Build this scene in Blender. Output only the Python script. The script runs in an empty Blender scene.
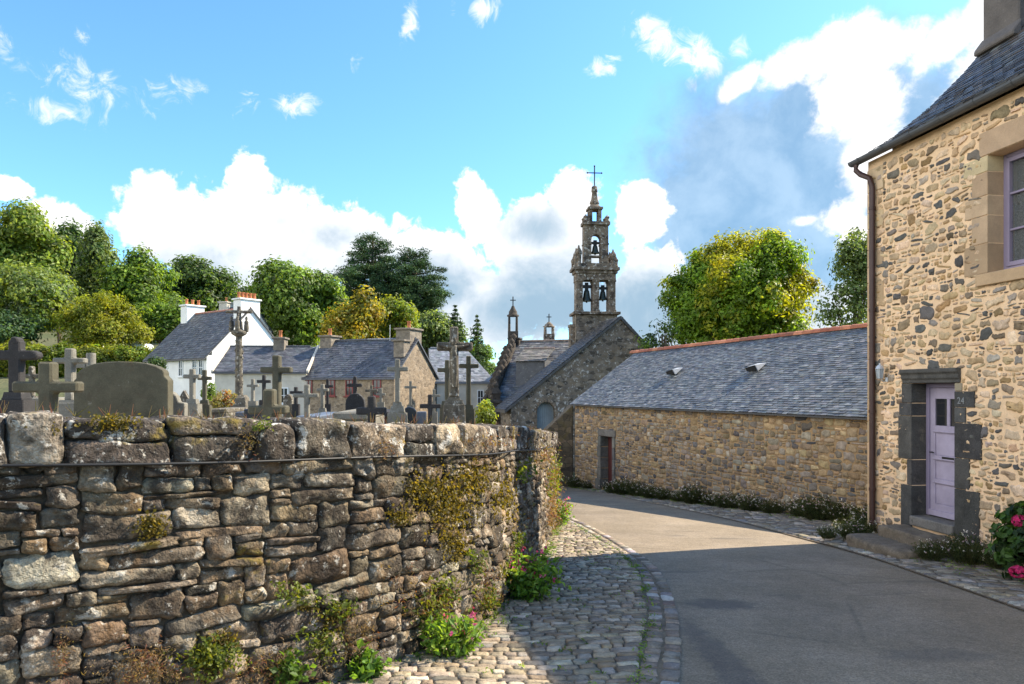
import bpy, bmesh, math, random
import numpy as np
from mathutils import Vector, Matrix

# ---------------------------------------------------------------- camera, sky, sun, exposure
S = bpy.context.scene
COL = S.collection
F = 720.0                    # focal length in pixels of the 1024 px wide frame
HZ = 389.0                   # picture row of the horizon
cam_d = bpy.data.cameras.new('camera')
cam = bpy.data.objects.new('camera', cam_d)
COL.objects.link(cam)
cam_d.sensor_width = 36.0
cam_d.lens = 36.0 * F / 1024.0
cam_d.shift_y = (HZ - 342.0) / 1024.0
cam_d.clip_start = 0.05
cam_d.clip_end = 3000
cam.location = (0, 0, 0)     # the eye is the origin; the road under it lies at z = -1.65
cam.rotation_euler = (math.radians(90), 0, 0)
S.camera = cam

SUN_AZ = math.radians(69.5)    # from +Y towards +X
SUN_EL = math.radians(41.5)
SUN_STRENGTH = 5.0
SKY_STRENGTH = 0.15
S.view_settings.view_transform = 'Standard'
S.view_settings.look = 'None'
S.view_settings.exposure = 1.15
S.view_settings.gamma = 1
S.view_settings.use_curve_mapping = False
S.cycles.use_denoising = True
S.cycles.max_bounces = 6
S.cycles.diffuse_bounces = 4
S.cycles.glossy_bounces = 2
S.cycles.transmission_bounces = 4
S.cycles.transparent_max_bounces = 4
S.cycles.caustics_reflective = False
S.cycles.caustics_refractive = False
S.cycles.sample_clamp_indirect = 8

sun_d = bpy.data.lights.new('sun', 'SUN')
sun_d.energy = SUN_STRENGTH
sun_d.angle = math.radians(0.5)
sun_d.color = (1.0, 0.88, 0.71)
sun = bpy.data.objects.new('sun', sun_d)
COL.objects.link(sun)
sdir = Vector((math.sin(SUN_AZ) * math.cos(SUN_EL), math.cos(SUN_AZ) * math.cos(SUN_EL), math.sin(SUN_EL)))
sun.rotation_euler = sdir.to_track_quat('Z', 'Y').to_euler()
sun.location = (30, 20, 40)


class NT:
    """small node-tree helper"""
    def __init__(self, tree):
        self.t = tree
        self.n = tree.nodes
        self.l = tree.links

    def new(self, typ, **kw):
        nd = self.n.new(typ)
        for k, v in kw.items():
            setattr(nd, k, v)
        return nd

    def put(self, sock, v):
        if hasattr(v, 'is_output') or isinstance(v, bpy.types.NodeSocket):
            self.l.new(v, sock)
        else:
            if hasattr(sock.default_value, '__len__'):
                if len(sock.default_value) == 4 and len(v) == 3:
                    v = (*v, 1)
            sock.default_value = v

    def math(self, op, a, b=0.0, c=None, clamp=False):
        nd = self.new('ShaderNodeMath', operation=op, use_clamp=clamp)
        self.put(nd.inputs[0], a)
        self.put(nd.inputs[1], b)
        if c is not None:
            self.put(nd.inputs[2], c)
        return nd.outputs[0]

    def vmath(self, op, a, b=None):
        nd = self.new('ShaderNodeVectorMath', operation=op)
        self.put(nd.inputs[0], a)
        if b is not None:
            self.put(nd.inputs[1], b)
        return nd.outputs['Value'] if op in ('LENGTH', 'DOT_PRODUCT', 'DISTANCE') else nd.outputs[0]

    def rng(self, v, a, b, c=0.0, d=1.0, kind='SMOOTHSTEP'):
        nd = self.new('ShaderNodeMapRange', interpolation_type=kind, clamp=True)
        self.put(nd.inputs[0], v)
        for i, q in enumerate((a, b, c, d)):
            nd.inputs[1 + i].default_value = q
        return nd.outputs[0]

    def mix(self, f, a, b, blend='MIX'):
        nd = self.new('ShaderNodeMix', data_type='RGBA', blend_type=blend)
        self.put(nd.inputs['Factor'], f)
        self.put(nd.inputs[6], a)
        self.put(nd.inputs[7], b)
        return nd.outputs[2]

    def noise(self, vec, scale, detail=4.0, rough=0.55, dist=0.0):
        nd = self.new('ShaderNodeTexNoise')
        self.put(nd.inputs['Vector'], vec)
        nd.inputs['Scale'].default_value = scale
        nd.inputs['Detail'].default_value = detail
        nd.inputs['Roughness'].default_value = rough
        nd.inputs['Distortion'].default_value = dist
        return nd.outputs['Fac']

    def vadd(self, a, b):
        return self.vmath('ADD', a, b)


def make_world():
    w = bpy.data.worlds.new('World')
    S.world = w
    w.use_nodes = True
    T = NT(w.node_tree)
    bg = w.node_tree.nodes['Background']
    sky = T.new('ShaderNodeTexSky', sky_type='NISHITA')
    sky.sun_disc = False
    sky.sun_elevation = SUN_EL
    sky.sun_rotation = SUN_AZ
    sky.air_density = 1.0
    sky.dust_density = 0.6
    sky.ozone_density = 1.6
    tc = T.new('ShaderNodeTexCoord').outputs['Generated']
    d = T.vmath('NORMALIZE', tc)
    sep = T.new('ShaderNodeSeparateXYZ')
    T.put(sep.inputs[0], d)
    az = T.math('ARCTAN2', sep.outputs[0], sep.outputs[1])
    el = T.math('ARCSINE', sep.outputs[2])
    cb = T.new('ShaderNodeCombineXYZ')
    T.put(cb.inputs[0], az)
    T.put(cb.inputs[1], el)
    ae = cb.outputs[0]

    def blob(px, py, rx, ry, rot=0.0, amp=1.0):
        a = math.atan((px - 512) / F)
        e = math.atan((HZ - py) / F * math.cos(a))
        return (a, e, rx / F, ry / F, rot, amp)

    last = [None]

    def field(blobs):
        # each blob is evaluated after the one before it, which keeps the shader's working set small
        tot = None
        for (a, e, rx, ry, rot, amp) in blobs:
            m = T.new('ShaderNodeMapping', vector_type='TEXTURE')
            src = ae if last[0] is None else T.vadd(ae, T.math('MULTIPLY', last[0], 1e-7))
            T.put(m.inputs[0], src)
            m.inputs[1].default_value = (a, e, 0)
            m.inputs[2].default_value = (0, 0, rot)
            m.inputs[3].default_value = (rx, ry, 1)
            r = T.vmath('LENGTH', m.outputs[0])
            v = T.rng(r, 0.0, 1.6, amp, 0.0, 'SMOOTHSTEP')
            tot = v if tot is None else T.math('MAXIMUM', tot, v)
            last[0] = tot
        return tot

    # noise that breaks the outlines, finer towards the edge
    n1 = T.noise(d, 10.0, 10.0, 0.60, 0.25)
    n2 = T.noise(d, 38.0, 8.0, 0.62, 0.4)
    cum = [blob(235, 235, 115, 62), blob(248, 180, 26, 34), blob(160, 225, 60, 48), blob(330, 245, 90, 44),
           blob(420, 262, 85, 48), blob(480, 212, 30, 40), blob(545, 250, 80, 62), blob(572, 195, 34, 34), blob(520, 300, 120, 45),
           blob(640, 212, 32, 38), blob(648, 300, 60, 60), blob(62, 224, 40, 24), blob(8, 188, 22, 12), blob(25, 262, 60, 34),
           blob(300, 310, 180, 40), blob(760, 330, 190, 50)]
    rim = [blob(742, 80, 30, 15, .6), blob(790, 62, 42, 22, .35), blob(840, 48, 52, 28, .1), blob(890, 50, 48, 26, .2), blob(940, 45, 45, 22, .5), blob(975, 20, 26, 18, .8),
           blob(865, 95, 50, 52, 0, .95), blob(872, 160, 30, 60, 0, .85), blob(845, 215, 44, 20, .3, .85), blob(805, 221, 22, 9, .1, .8), blob(885, 235, 50, 40, 0, .9),
           blob(1000, 90, 60, 60)]
    veil = [blob(745, 190, 120, 120, .3, 1.0), blob(820, 230, 120, 110, 0, 1.0), blob(830, 120, 130, 70, .35, 1.0), blob(930, 130, 110, 90, 0, .9), blob(700, 240, 70, 70, 0, .9)]
    # unseen bright clouds, added behind and beside the eye to light the house front
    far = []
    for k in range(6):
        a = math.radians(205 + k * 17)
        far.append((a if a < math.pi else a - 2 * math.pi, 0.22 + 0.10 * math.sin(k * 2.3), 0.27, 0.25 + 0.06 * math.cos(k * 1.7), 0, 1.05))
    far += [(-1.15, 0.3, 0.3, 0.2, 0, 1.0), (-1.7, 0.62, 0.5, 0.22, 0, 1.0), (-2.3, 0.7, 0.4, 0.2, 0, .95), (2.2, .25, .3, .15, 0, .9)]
    wisp = [blob(660, 40, 42, 22, -0.5, .9), blob(700, 58, 34, 20, -.5, .95), blob(650, 25, 20, 12, 0, .8), blob(690, 85, 10, 14, 0, .7), blob(605, 66, 24, 14, .2, .85), blob(411, 22, 14, 28, -.2, .8), blob(484, 8, 22, 18, 0, .85), blob(453, 10, 8, 16, 0, .6),
            blob(296, 106, 36, 20, 0.1, .74), blob(95, 85, 80, 28, -.1, .68), blob(60, 112, 60, 18, 0, .68), blob(165, 92, 50, 18, .2, .66), blob(188, 92, 14, 12, .5, .66), blob(0, 40, 16, 26, 0, .62),
            blob(356, 62, 14, 18, 0, .62), blob(84, 30, 12, 14, 0, .66), blob(245, 103, 25, 18, .3, .58), blob(738, 50, 18, 14, 0, .6)]
    fc = field(cum)
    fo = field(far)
    fr_ = field(rim)
    fv = field(veil)
    fw = field(wisp)
    nz = T.math('ADD', T.math('MULTIPLY', T.math('SUBTRACT', n1, 0.5), 1.25), T.math('MULTIPLY', T.math('SUBTRACT', n2, 0.5), 0.75))
    mc = T.rng(T.math('ADD', fc, nz), 0.42, 0.58)
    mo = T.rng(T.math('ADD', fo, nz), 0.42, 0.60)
    mr = T.rng(T.math('ADD', fr_, T.math('MULTIPLY', nz, 1.1)), 0.36, 0.74)
    mv = T.rng(T.math('ADD', fv, T.math('MULTIPLY', nz, .45)), 0.24, 0.74)
    n3 = T.noise(d, 34.0, 8.0, 0.68, 0.9)
    mw = T.rng(T.math('ADD', fw, T.math('MULTIPLY', T.math('SUBTRACT', n3, 0.52), 1.7)), 0.42, 1.0)
    # grey-blue undersides of the clouds
    shade = [blob(215, 272, 160, 46, 0, .66), blob(150, 240, 50, 34, 0, .55), blob(262, 222, 50, 32, 0, .4), blob(420, 290, 140, 46, 0, .95), blob(350, 238, 60, 26, 0, .6),
             blob(560, 310, 150, 60, 0, 1.1), blob(530, 228, 50, 28, 0, .85), blob(600, 250, 34, 40, 0, .5), blob(650, 320, 80, 60, 0, 1.0), blob(760, 300, 150, 60, 0, .9)]
    fs = field(shade)
    n4 = T.noise(d, 13.0, 7.0, 0.6, 0.3)
    sh = T.rng(T.math('ADD', fs, T.math('MULTIPLY', T.math('SUBTRACT', n4, .5), 1.3)), 0.12, 1.15, 0, 1, 'SMOOTHSTEP')
    skyc = T.mix(1.0, sky.outputs[0], (SKY_R, SKY_G, SKY_B), 'MULTIPLY')
    white = (CLOUD, CLOUD, CLOUD * 1.01)
    bright = (FILL_CLOUD, FILL_CLOUD * .99, FILL_CLOUD * .96)
    grey = (1.20, 1.75, 2.25)
    vgrey = T.mix(T.rng(n4, .3, .7), (.88, 1.48, 2.15), (1.50, 2.10, 2.70))
    cc = T.mix(sh, white, grey)
    col = T.mix(T.math('MULTIPLY', mw, .95), skyc, white)
    col = T.mix(T.math('MULTIPLY', mv, .92), col, vgrey)
    col = T.mix(mc, col, cc)
    col = T.mix(mr, col, white)
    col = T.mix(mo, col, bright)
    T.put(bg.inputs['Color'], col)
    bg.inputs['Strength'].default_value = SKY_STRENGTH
    w.cycles.sampling_method = 'MANUAL'
    w.cycles.sample_map_resolution = 1024


SKY_R, SKY_G, SKY_B = 0.52, 0.82, 1.04
CLOUD = 3.9
FILL_CLOUD = 10.0
make_world()

# ---------------------------------------------------------------- helpers
R0 = np.random.default_rng(7)


def P(px, py, Y):
    """world point seen at picture position (px, py), Y metres in front of the eye"""
    return np.array([(px - 512) / F * Y, Y, -(py - HZ) / F * Y])


def smooth(t):
    t = np.clip(t, 0, 1)
    return t * t * (3 - 2 * t)


def _h(ix, iy, iz, seed):
    n = (ix.astype(np.int64) * 374761393 + iy.astype(np.int64) * 668265263 + iz.astype(np.int64) * 1274126177 + seed * 974634757) & 0xFFFFFFFF
    n = ((n ^ (n >> 13)) * 1103515245) & 0xFFFFFFFF
    n = ((n ^ (n >> 16)) * 2246822519) & 0xFFFFFFFF
    return ((n ^ (n >> 15)) & 0xFFFFFF) / float(0xFFFFFF)


def vnoise(p, seed=0):
    """smooth value noise in -1..1 for an (n,3) array"""
    p = np.asarray(p, float)
    i = np.floor(p).astype(np.int64)
    f = p - i
    f = f * f * (3 - 2 * f)
    out = 0
    for dx in (0, 1):
        for dy in (0, 1):
            for dz in (0, 1):
                w = (f[:, 0] if dx else 1 - f[:, 0]) * (f[:, 1] if dy else 1 - f[:, 1]) * (f[:, 2] if dz else 1 - f[:, 2])
                out = out + w * _h(i[:, 0] + dx, i[:, 1] + dy, i[:, 2] + dz, seed)
    return out * 2 - 1


def fbm(p, seed=0, octs=3):
    s, a = 0, 1.0
    for k in range(octs):
        s = s + a * vnoise(np.asarray(p) * 2 ** k + 17.3 * k, seed + k)
        a *= .5
    return s


class MB:
    """collects geometry for ONE mesh object"""
    def __init__(self):
        self.V, self.C, self.Fs, self.M, self.Sm, self.n = [], [], [], [], [], 0

    def add(self, V, Fc, col=(1, 1, 1), m=0, sm=False):
        V = np.asarray(V, float).reshape(-1, 3)
        c = np.asarray(col, float)
        if c.ndim == 1:
            c = np.tile(c, (len(V), 1))
        self.V.append(V)
        self.C.append(c)
        if isinstance(Fc, np.ndarray):
            self.Fs.append((Fc + self.n, m, sm))
        else:
            by = {}
            for f in Fc:
                by.setdefault(len(f), []).append(f)
            for k, fl in by.items():
                self.Fs.append((np.asarray(fl, int) + self.n, m, sm))
        self.n += len(V)

    def box(self, fr, s0, s1, o0, o1, z0, z1, col=(1, 1, 1), m=0):
        V = [fr(s, o, z) for z in (z0, z1) for o in (o0, o1) for s in (s0, s1)]
        self.add(V, [(0, 1, 3, 2), (4, 6, 7, 5), (0, 4, 5, 1), (2, 3, 7, 6), (0, 2, 6, 4), (1, 5, 7, 3)], col, m)

    def tube(self, pts, rad, n=8, col=(1, 1, 1), m=0, caps=True, sm=True):
        pts = [np.asarray(p, float) for p in pts]
        if not hasattr(rad, '__len__'):
            rad = [rad] * len(pts)
        V = []
        ref = np.array([0.31, 0.23, 0.92])
        for i, p in enumerate(pts):
            t = pts[min(i + 1, len(pts) - 1)] - pts[max(i - 1, 0)]
            t = t / (np.linalg.norm(t) + 1e-9)
            a = np.cross(t, ref)
            if np.linalg.norm(a) < .05:
                a = np.cross(t, [1, 0, 0])
            a /= np.linalg.norm(a)
            b = np.cross(t, a)
            for k in range(n):
                th = 2 * math.pi * k / n
                V.append(p + rad[i] * (a * math.cos(th) + b * math.sin(th)))
        Fc = []
        for i in range(len(pts) - 1):
            for k in range(n):
                Fc.append((i * n + k, i * n + (k + 1) % n, (i + 1) * n + (k + 1) % n, (i + 1) * n + k))
        self.add(V, Fc, col, m, sm)
        if caps:
            self.add(V[:n], [tuple(range(n))[::-1]], col, m)
            self.add(V[-n:], [tuple(range(n))], col, m)

    def lathe(self, c, prof, n=10, col=(1, 1, 1), m=0, sq=False, rot=0.0, sx=1.0, sy=1.0):
        """profile [(radius, z)...] turned round the vertical through c (sq: square section)"""
        if sq:
            n = 4
            rot = rot + math.pi / 4
        V, Fc = [], []
        for (r, z) in prof:
            rr = r * (math.sqrt(2) if sq else 1)
            for k in range(n):
                th = rot + 2 * math.pi * k / n
                V.append((c[0] + sx * rr * math.cos(th), c[1] + sy * rr * math.sin(th), c[2] + z))
        for i in range(len(prof) - 1):
            for k in range(n):
                Fc.append((i * n + k, i * n + (k + 1) % n, (i + 1) * n + (k + 1) % n, (i + 1) * n + k))
        self.add(V, Fc, col, m, not sq)
        self.add(V[:n], [tuple(range(n))[::-1]], col, m)
        self.add(V[-n:], [tuple(range(n))], col, m)

    def prism(self, poly, fn, d0, d1, col=(1, 1, 1), m=0):
        """polygon [(a, b)...] extruded from d0 to d1; fn(a, b, d) gives the point"""
        n = len(poly)
        V = [fn(a, b, d0) for a, b in poly] + [fn(a, b, d1) for a, b in poly]
        Fc = [tuple(range(n))[::-1], tuple(range(n, 2 * n))]
        for k in range(n):
            Fc.append((k, (k + 1) % n, n + (k + 1) % n, n + k))
        self.add(V, Fc, col, m)

    def build(self, name, mats, parent=None, bevel=0.0, seg=1):
        if not isinstance(mats, (list, tuple)):
            mats = [mats]
        V = np.concatenate(self.V)
        C = np.concatenate(self.C)
        if parent is not None:
            off = np.array(parent.matrix_world.translation if parent.parent is None else parent['_off'])
            V = V - off
        me = bpy.data.meshes.new(name)
        loops = np.concatenate([f.ravel() for f, _, _ in self.Fs])
        tot = np.concatenate([np.full(len(f), f.shape[1]) for f, _, _ in self.Fs])
        start = np.concatenate([[0], np.cumsum(tot)[:-1]])
        mi = np.concatenate([np.full(len(f), m) for f, m, _ in self.Fs])
        sm = np.concatenate([np.full(len(f), s) for f, _, s in self.Fs])
        me.vertices.add(len(V))
        me.vertices.foreach_set('co', V.astype(np.float32).ravel())
        me.loops.add(len(loops))
        me.loops.foreach_set('vertex_index', loops.astype(np.int32))
        me.polygons.add(len(tot))
        me.polygons.foreach_set('loop_start', start.astype(np.int32))
        me.polygons.foreach_set('material_index', mi.astype(np.int32))
        me.polygons.foreach_set('use_smooth', sm.astype(bool))
        me.update(calc_edges=True)
        me.validate()
        if len(me.vertices) == len(V):
            at = me.color_attributes.new('Col', 'FLOAT_COLOR', 'POINT')
            at.data.foreach_set('color', np.c_[C, np.ones(len(C))].astype(np.float32).ravel())
        for m in mats:
            me.materials.append(m)
        o = bpy.data.objects.new(name, me)
        COL.objects.link(o)
        if parent is not None:
            o.parent = parent
            o['_off'] = [float(x) for x in off]
        if bevel:
            b = o.modifiers.new('bevel', 'BEVEL')
            b.width = bevel
            b.segments = seg
            b.limit_method = 'ANGLE'
            b.harden_normals = False
        return o


def tag(o, label=None, cat=None, group=None, kind=None):
    if label:
        o['label'] = label
    if cat:
        o['category'] = cat
    if group:
        o['group'] = group
    if kind:
        o['kind'] = kind
    return o


def thing(name, label, cat, loc, group=None):
    o = bpy.data.objects.new(name, None)
    COL.objects.link(o)
    o.location = [float(v) for v in loc]
    o.empty_display_size = .2
    o.matrix_world = Matrix.Translation(Vector([float(v) for v in loc]))
    return tag(o, label, cat, group)


def copy_thing(o, loc, rz, sc=1.0):
    c = o.copy()
    COL.objects.link(c)
    c.location = loc
    c.rotation_euler = (0, 0, rz)
    c.scale = (sc, sc, sc)
    for ch in list(o.children):
        k = ch.copy()
        COL.objects.link(k)
        k.parent = c
        for g in list(ch.children):
            q = g.copy()
            COL.objects.link(q)
            q.parent = k
    return c


class Frame:
    """s along, o outwards, z up"""
    def __init__(self, org, sdir):
        self.o = np.array([org[0], org[1], 0.0])
        v = np.array([sdir[0], sdir[1], 0.0])
        self.s = v / np.linalg.norm(v)
        self.n = np.array([-self.s[1], self.s[0], 0])   # left of s

    def __call__(self, s, o, z):
        return self.o + self.s * s + self.n * o + np.array([0, 0, z])

    def arr(self, s, o, z):
        return self.o + np.outer(s, self.s) + np.outer(o, self.n) + np.c_[np.zeros(len(s)), np.zeros(len(s)), z]


XY = lambda s, o, z: np.array([s, o, z], float)
# ---------------------------------------------------------------- materials
def newmat(name):
    m = bpy.data.materials.new(name)
    m.use_nodes = True
    return m, NT(m.node_tree), m.node_tree.nodes['Principled BSDF']


def stone_mat(name, base=None, var=.45, vscale=6.0, spots=(), bump=.4, bscale=40.0, rough=.9, spec=.3, bdist=.01):
    """base None: per-stone colour from the Col attribute; spots: (scale, lo, hi, colour, amount)"""
    m, T, b = newmat(name)
    co = T.new('ShaderNodeTexCoord').outputs['Object']
    if base is None:
        c = T.new('ShaderNodeVertexColor', layer_name='Col').outputs['Color']
    else:
        c = T.mix(0.0, base, base)
    n = T.noise(co, vscale, 6, .62)
    k = T.rng(n, .25, .75, 1 - var, 1 + var, 'LINEAR')
    mul = T.new('ShaderNodeVectorMath', operation='SCALE')
    T.put(mul.inputs[0], c)
    T.put(mul.inputs['Scale'], k)
    c = mul.outputs[0]
    n2 = T.noise(co, bscale * .9, 4, .7)
    mul2 = T.new('ShaderNodeVectorMath', operation='SCALE')
    T.put(mul2.inputs[0], c)
    T.put(mul2.inputs['Scale'], T.rng(n2, .25, .75, 1 - var * .7, 1 + var * .7, 'LINEAR'))
    c = mul2.outputs[0]
    for i, (sc, lo, hi, colr, am) in enumerate(spots):
        v = T.vadd(co, (7.1 * i + 1.3, 3.7 * i, 5.9 * i))
        q = T.noise(v, sc, 7, .66, .3)
        c = T.mix(T.rng(q, lo, hi, 0, am), c, colr)
    T.put(b.inputs['Base Color'], c)
    b.inputs['Roughness'].default_value = rough
    b.inputs['Specular IOR Level'].default_value = spec
    if bump:
        bn = T.new('ShaderNodeBump')
        bn.inputs['Strength'].default_value = bump
        bn.inputs['Distance'].default_value = bdist
        h = T.math('ADD', T.noise(co, bscale, 6, .65), T.math('MULTIPLY', T.noise(co, bscale * .25, 4, .6), 1.4))
        T.put(bn.inputs['Height'], h)
        T.put(b.inputs['Normal'], bn.outputs[0])
    return m


def rubble_mat(name, scale, cols, mortar, mw=.06, squash=1.7, lichen=None, bump=.5, dirt=.35):
    """distant rubble masonry: cells of stone in mortar"""
    m, T, b = newmat(name)
    co = T.new('ShaderNodeTexCoord').outputs['Object']
    sq = T.vmath('MULTIPLY', co, (1, 1, squash))
    wob = T.new('ShaderNodeTexNoise')
    T.put(wob.inputs['Vector'], sq)
    wob.inputs['Scale'].default_value = scale * .8
    wob.inputs['Detail'].default_value = 3
    wv = T.vmath('MULTIPLY', T.vmath('SUBTRACT', wob.outputs['Color'], (.5, .5, .5)), (.5 / scale, .5 / scale, .5 / scale))
    pos = T.vadd(sq, wv)
    v1 = T.new('ShaderNodeTexVoronoi')
    T.put(v1.inputs['Vector'], pos)
    v1.inputs['Scale'].default_value = scale
    v2 = T.new('ShaderNodeTexVoronoi', feature='DISTANCE_TO_EDGE')
    T.put(v2.inputs['Vector'], pos)
    v2.inputs['Scale'].default_value = scale
    ramp = T.new('ShaderNodeValToRGB')
    el = ramp.color_ramp.elements
    while len(el) < len(cols):
        el.new(.5)
    for i, cc in enumerate(cols):
        el[i].position = i / (len(cols) - 1)
        el[i].color = (*cc, 1)
    sepc = T.new('ShaderNodeSeparateColor')
    T.put(sepc.inputs[0], v1.outputs['Color'])
    T.put(ramp.inputs[0], sepc.outputs[0])
    c = ramp.outputs[0]
    k = T.rng(v2.outputs['Distance'], mw * .4, mw)
    c = T.mix(k, mortar, c)
    n = T.noise(co, 3.1, 6, .65)
    mul = T.new('ShaderNodeVectorMath', operation='SCALE')
    T.put(mul.inputs[0], c)
    T.put(mul.inputs['Scale'], T.rng(n, .25, .75, 1 - dirt, 1 + dirt, 'LINEAR'))
    c = mul.outputs[0]
    if lichen:
        q = T.noise(T.vadd(co, (4, 9, 2)), lichen[0], 7, .7, .4)
        c = T.mix(T.rng(q, lichen[1], lichen[2], 0, lichen[4]), c, lichen[3])
    T.put(b.inputs['Base Color'], c)
    b.inputs['Roughness'].default_value = .9
    b.inputs['Specular IOR Level'].default_value = .25
    bn = T.new('ShaderNodeBump')
    bn.inputs['Strength'].default_value = bump
    bn.inputs['Distance'].default_value = .03
    T.put(bn.inputs['Height'], T.math('ADD', k, T.noise(co, 18, 4)))
    T.put(b.inputs['Normal'], bn.outputs[0])
    return m


def plain_mat(name, col, rough=.6, spec=.4, metal=0.0, var=.12, vscale=5.0, bump=0.0, bscale=60):
    m, T, b = newmat(name)
    co = T.new('ShaderNodeTexCoord').outputs['Object']
    n = T.noise(co, vscale, 6, .65)
    mul = T.new('ShaderNodeVectorMath', operation='SCALE')
    T.put(mul.inputs[0], T.mix(0.0, col, col))
    T.put(mul.inputs['Scale'], T.rng(n, .25, .75, 1 - var, 1 + var, 'LINEAR'))
    T.put(b.inputs['Base Color'], mul.outputs[0])
    b.inputs['Roughness'].default_value = rough
    b.inputs['Specular IOR Level'].default_value = spec
    b.inputs['Metallic'].default_value = metal
    if bump:
        bn = T.new('ShaderNodeBump')
        bn.inputs['Strength'].default_value = bump
        bn.inputs['Distance'].default_value = .01
        T.put(bn.inputs['Height'], T.noise(co, bscale, 5))
        T.put(b.inputs['Normal'], bn.outputs[0])
    return m


def leaf_mat(name, trans=.45, rough=.5):
    m, T, b = newmat(name)
    c = T.new('ShaderNodeVertexColor', layer_name='Col').outputs['Color']
    T.put(b.inputs['Base Color'], c)
    b.inputs['Roughness'].default_value = rough
    b.inputs['Specular IOR Level'].default_value = .3
    tr = T.new('ShaderNodeBsdfTranslucent')
    T.put(tr.inputs['Color'], T.mix(1.0, c, (2.1, 2.0, .7), 'MULTIPLY'))
    mx = T.new('ShaderNodeMixShader')
    mx.inputs[0].default_value = trans
    T.l.new(b.outputs[0], mx.inputs[1])
    T.l.new(tr.outputs[0], mx.inputs[2])
    out = [n for n in m.node_tree.nodes if n.type == 'OUTPUT_MATERIAL'][0]
    T.l.new(mx.outputs[0], out.inputs[0])
    return m


WHT, MUST = (.50, .465, .39), (.21, .155, .03)
M = {}
M['wall_stone'] = stone_mat('wall_stone', None, .7, 5.5, [
    (3.7, .50, .68, (.15, .085, .038), .7), (5.0, .46, .60, (.034, .026, .02), .85), (7.0, .59, .66, WHT, .75), (19.0, .60, .65, WHT, .7),
    (2.6, .60, .70, MUST, .75)], 1.0, 30, .92, .25, .03)
M['wall_gap'] = stone_mat('wall_gap', (.085, .064, .042), .5, 9, [(3, .55, .7, (.12, .10, .07), .7)], .6, 50)
M['cap_stone'] = stone_mat('cap_stone', None, .55, 5, [
    (4.5, .44, .57, (.045, .036, .028), .88), (7.0, .57, .62, (.58, .55, .48), .92), (20.0, .58, .63, WHT, .8),
    (3.1, .56, .66, MUST, .8)], 1.0, 30, .92, .25, .03)
M['house_stone'] = stone_mat('house_stone', None, .4, 9, [(14, .62, .7, (.30, .26, .20), .5)], .5, 60)
M['house_mortar'] = stone_mat('house_mortar', (.75, .525, .32), .2, 2.5, [(1.3, .52, .75, (.56, .38, .20), .7), (7, .55, .7, (.60, .43, .26), .7), (60, .58, .7, (.74, .57, .38), .5)], .5, 90)
M['quoin'] = stone_mat('quoin', None, .16, 5, [(50, .60, .70, (.30, .24, .17), .5), (3.0, .6, .75, (.28, .22, .15), .4)], .35, 90)
M['dark_granite'] = stone_mat('dark_granite', None, .42, 5, [(70, .58, .68, (.15, .145, .13), .6), (5, .58, .70, (.17, .15, .115), .6), (9, .62, .70, (.03, .028, .025), .6)], .8, 50)
M['barn_stone'] = stone_mat('barn_stone', None, .45, 7, [(7, .58, .70, (.09, .075, .06), .6), (16, .62, .70, (.36, .32, .25), .6)], .7, 50)
M['barn_mortar'] = stone_mat('barn_mortar', (.31, .208, .108), .34, 1.6, [(2.2, .52, .68, (.17, .125, .085), .75), (1.1, .58, .7, (.33, .23, .12), .6)], .7, 60, bdist=.02)
M['slate'] = stone_mat('slate', None, .26, 3.0, [(9, .64, .71, (.20, .20, .19), .35), (1.6, .68, .78, (.16, .13, .04), .7)], .25, 60, .56, .4)
M['slate_old'] = stone_mat('slate_old', None, .35, 3.0, [(9, .56, .66, (.22, .215, .19), .6), (2.6, .60, .72, (.17, .14, .05), .6)], .3, 60, .6, .5)
M['ridge_red'] = stone_mat('ridge_red', None, .3, 6, [(8, .56, .68, (.14, .09, .06), .65), (14, .62, .70, (.42, .36, .30), .7)], .4, 50)
M['cobble'] = stone_mat('cobble', None, .38, 9, [(20, .60, .70, (.42, .38, .31), .5), (4, .52, .68, (.10, .08, .055), .6), (30, .58, .68, (.11, .09, .07), .5)], .9, 46, .85, .3)
M['joint'] = stone_mat('joint', (.17, .13, .085), .45, 7, [(3.5, .56, .68, (.085, .08, .04), .8)], .7, 70)
M['church'] = rubble_mat('church_rubble', 3.3, [(.05, .043, .035), (.11, .092, .07), (.18, .14, .095), (.14, .12, .098), (.23, .19, .14)], (.165, .14, .108), .07, 1.8, (5, .54, .66, (.52, .50, .45), .8))
M['church_dark'] = stone_mat('church_dark', (.062, .050, .038), .45, 3, [(5, .5, .64, (.022, .018, .015), .8), (9, .6, .68, (.30, .28, .24), .6)], .6, 26)
M['church_cut'] = stone_mat('church_cut', (.165, .128, .09), .45, 2.2, [(3.2, .48, .62, (.038, .030, .024), .85), (7, .55, .63, (.50, .48, .42), .8), (3, .62, .72, (.26, .17, .05), .6)], .6, 26)
M['cottage'] = rubble_mat('cottage_rubble', 4.6, [(.13, .10, .07), (.26, .195, .125), (.2, .155, .11), (.34, .26, .17)], (.29, .23, .16), .09, 1.6)
M['buttress'] = rubble_mat('mossy_rubble', 3.6, [(.05, .04, .03), (.10, .08, .05), (.15, .11, .07)], (.06, .05, .035), .05, 1.5, (3, .5, .66, (.11, .085, .03), .7))
M['gable_mortar'] = rubble_mat('gable_rubble', 3.4, [(.16, .14, .12), (.34, .24, .14), (.24, .18, .12)], (.52, .37, .20), .14, 1.5)
M['white_wall'] = plain_mat('white_render', (.76, .75, .70), .9, .2, 0, .15, .9)
M['cream_wall'] = plain_mat('cream_render', (.55, .50, .41), .9, .2, 0, .22, 1.2)
M['asphalt'] = None
M['lavender'] = plain_mat('lavender_paint', (.335, .295, .385), .55, .35, 0, .2, 3.2, .25, 30)
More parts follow.
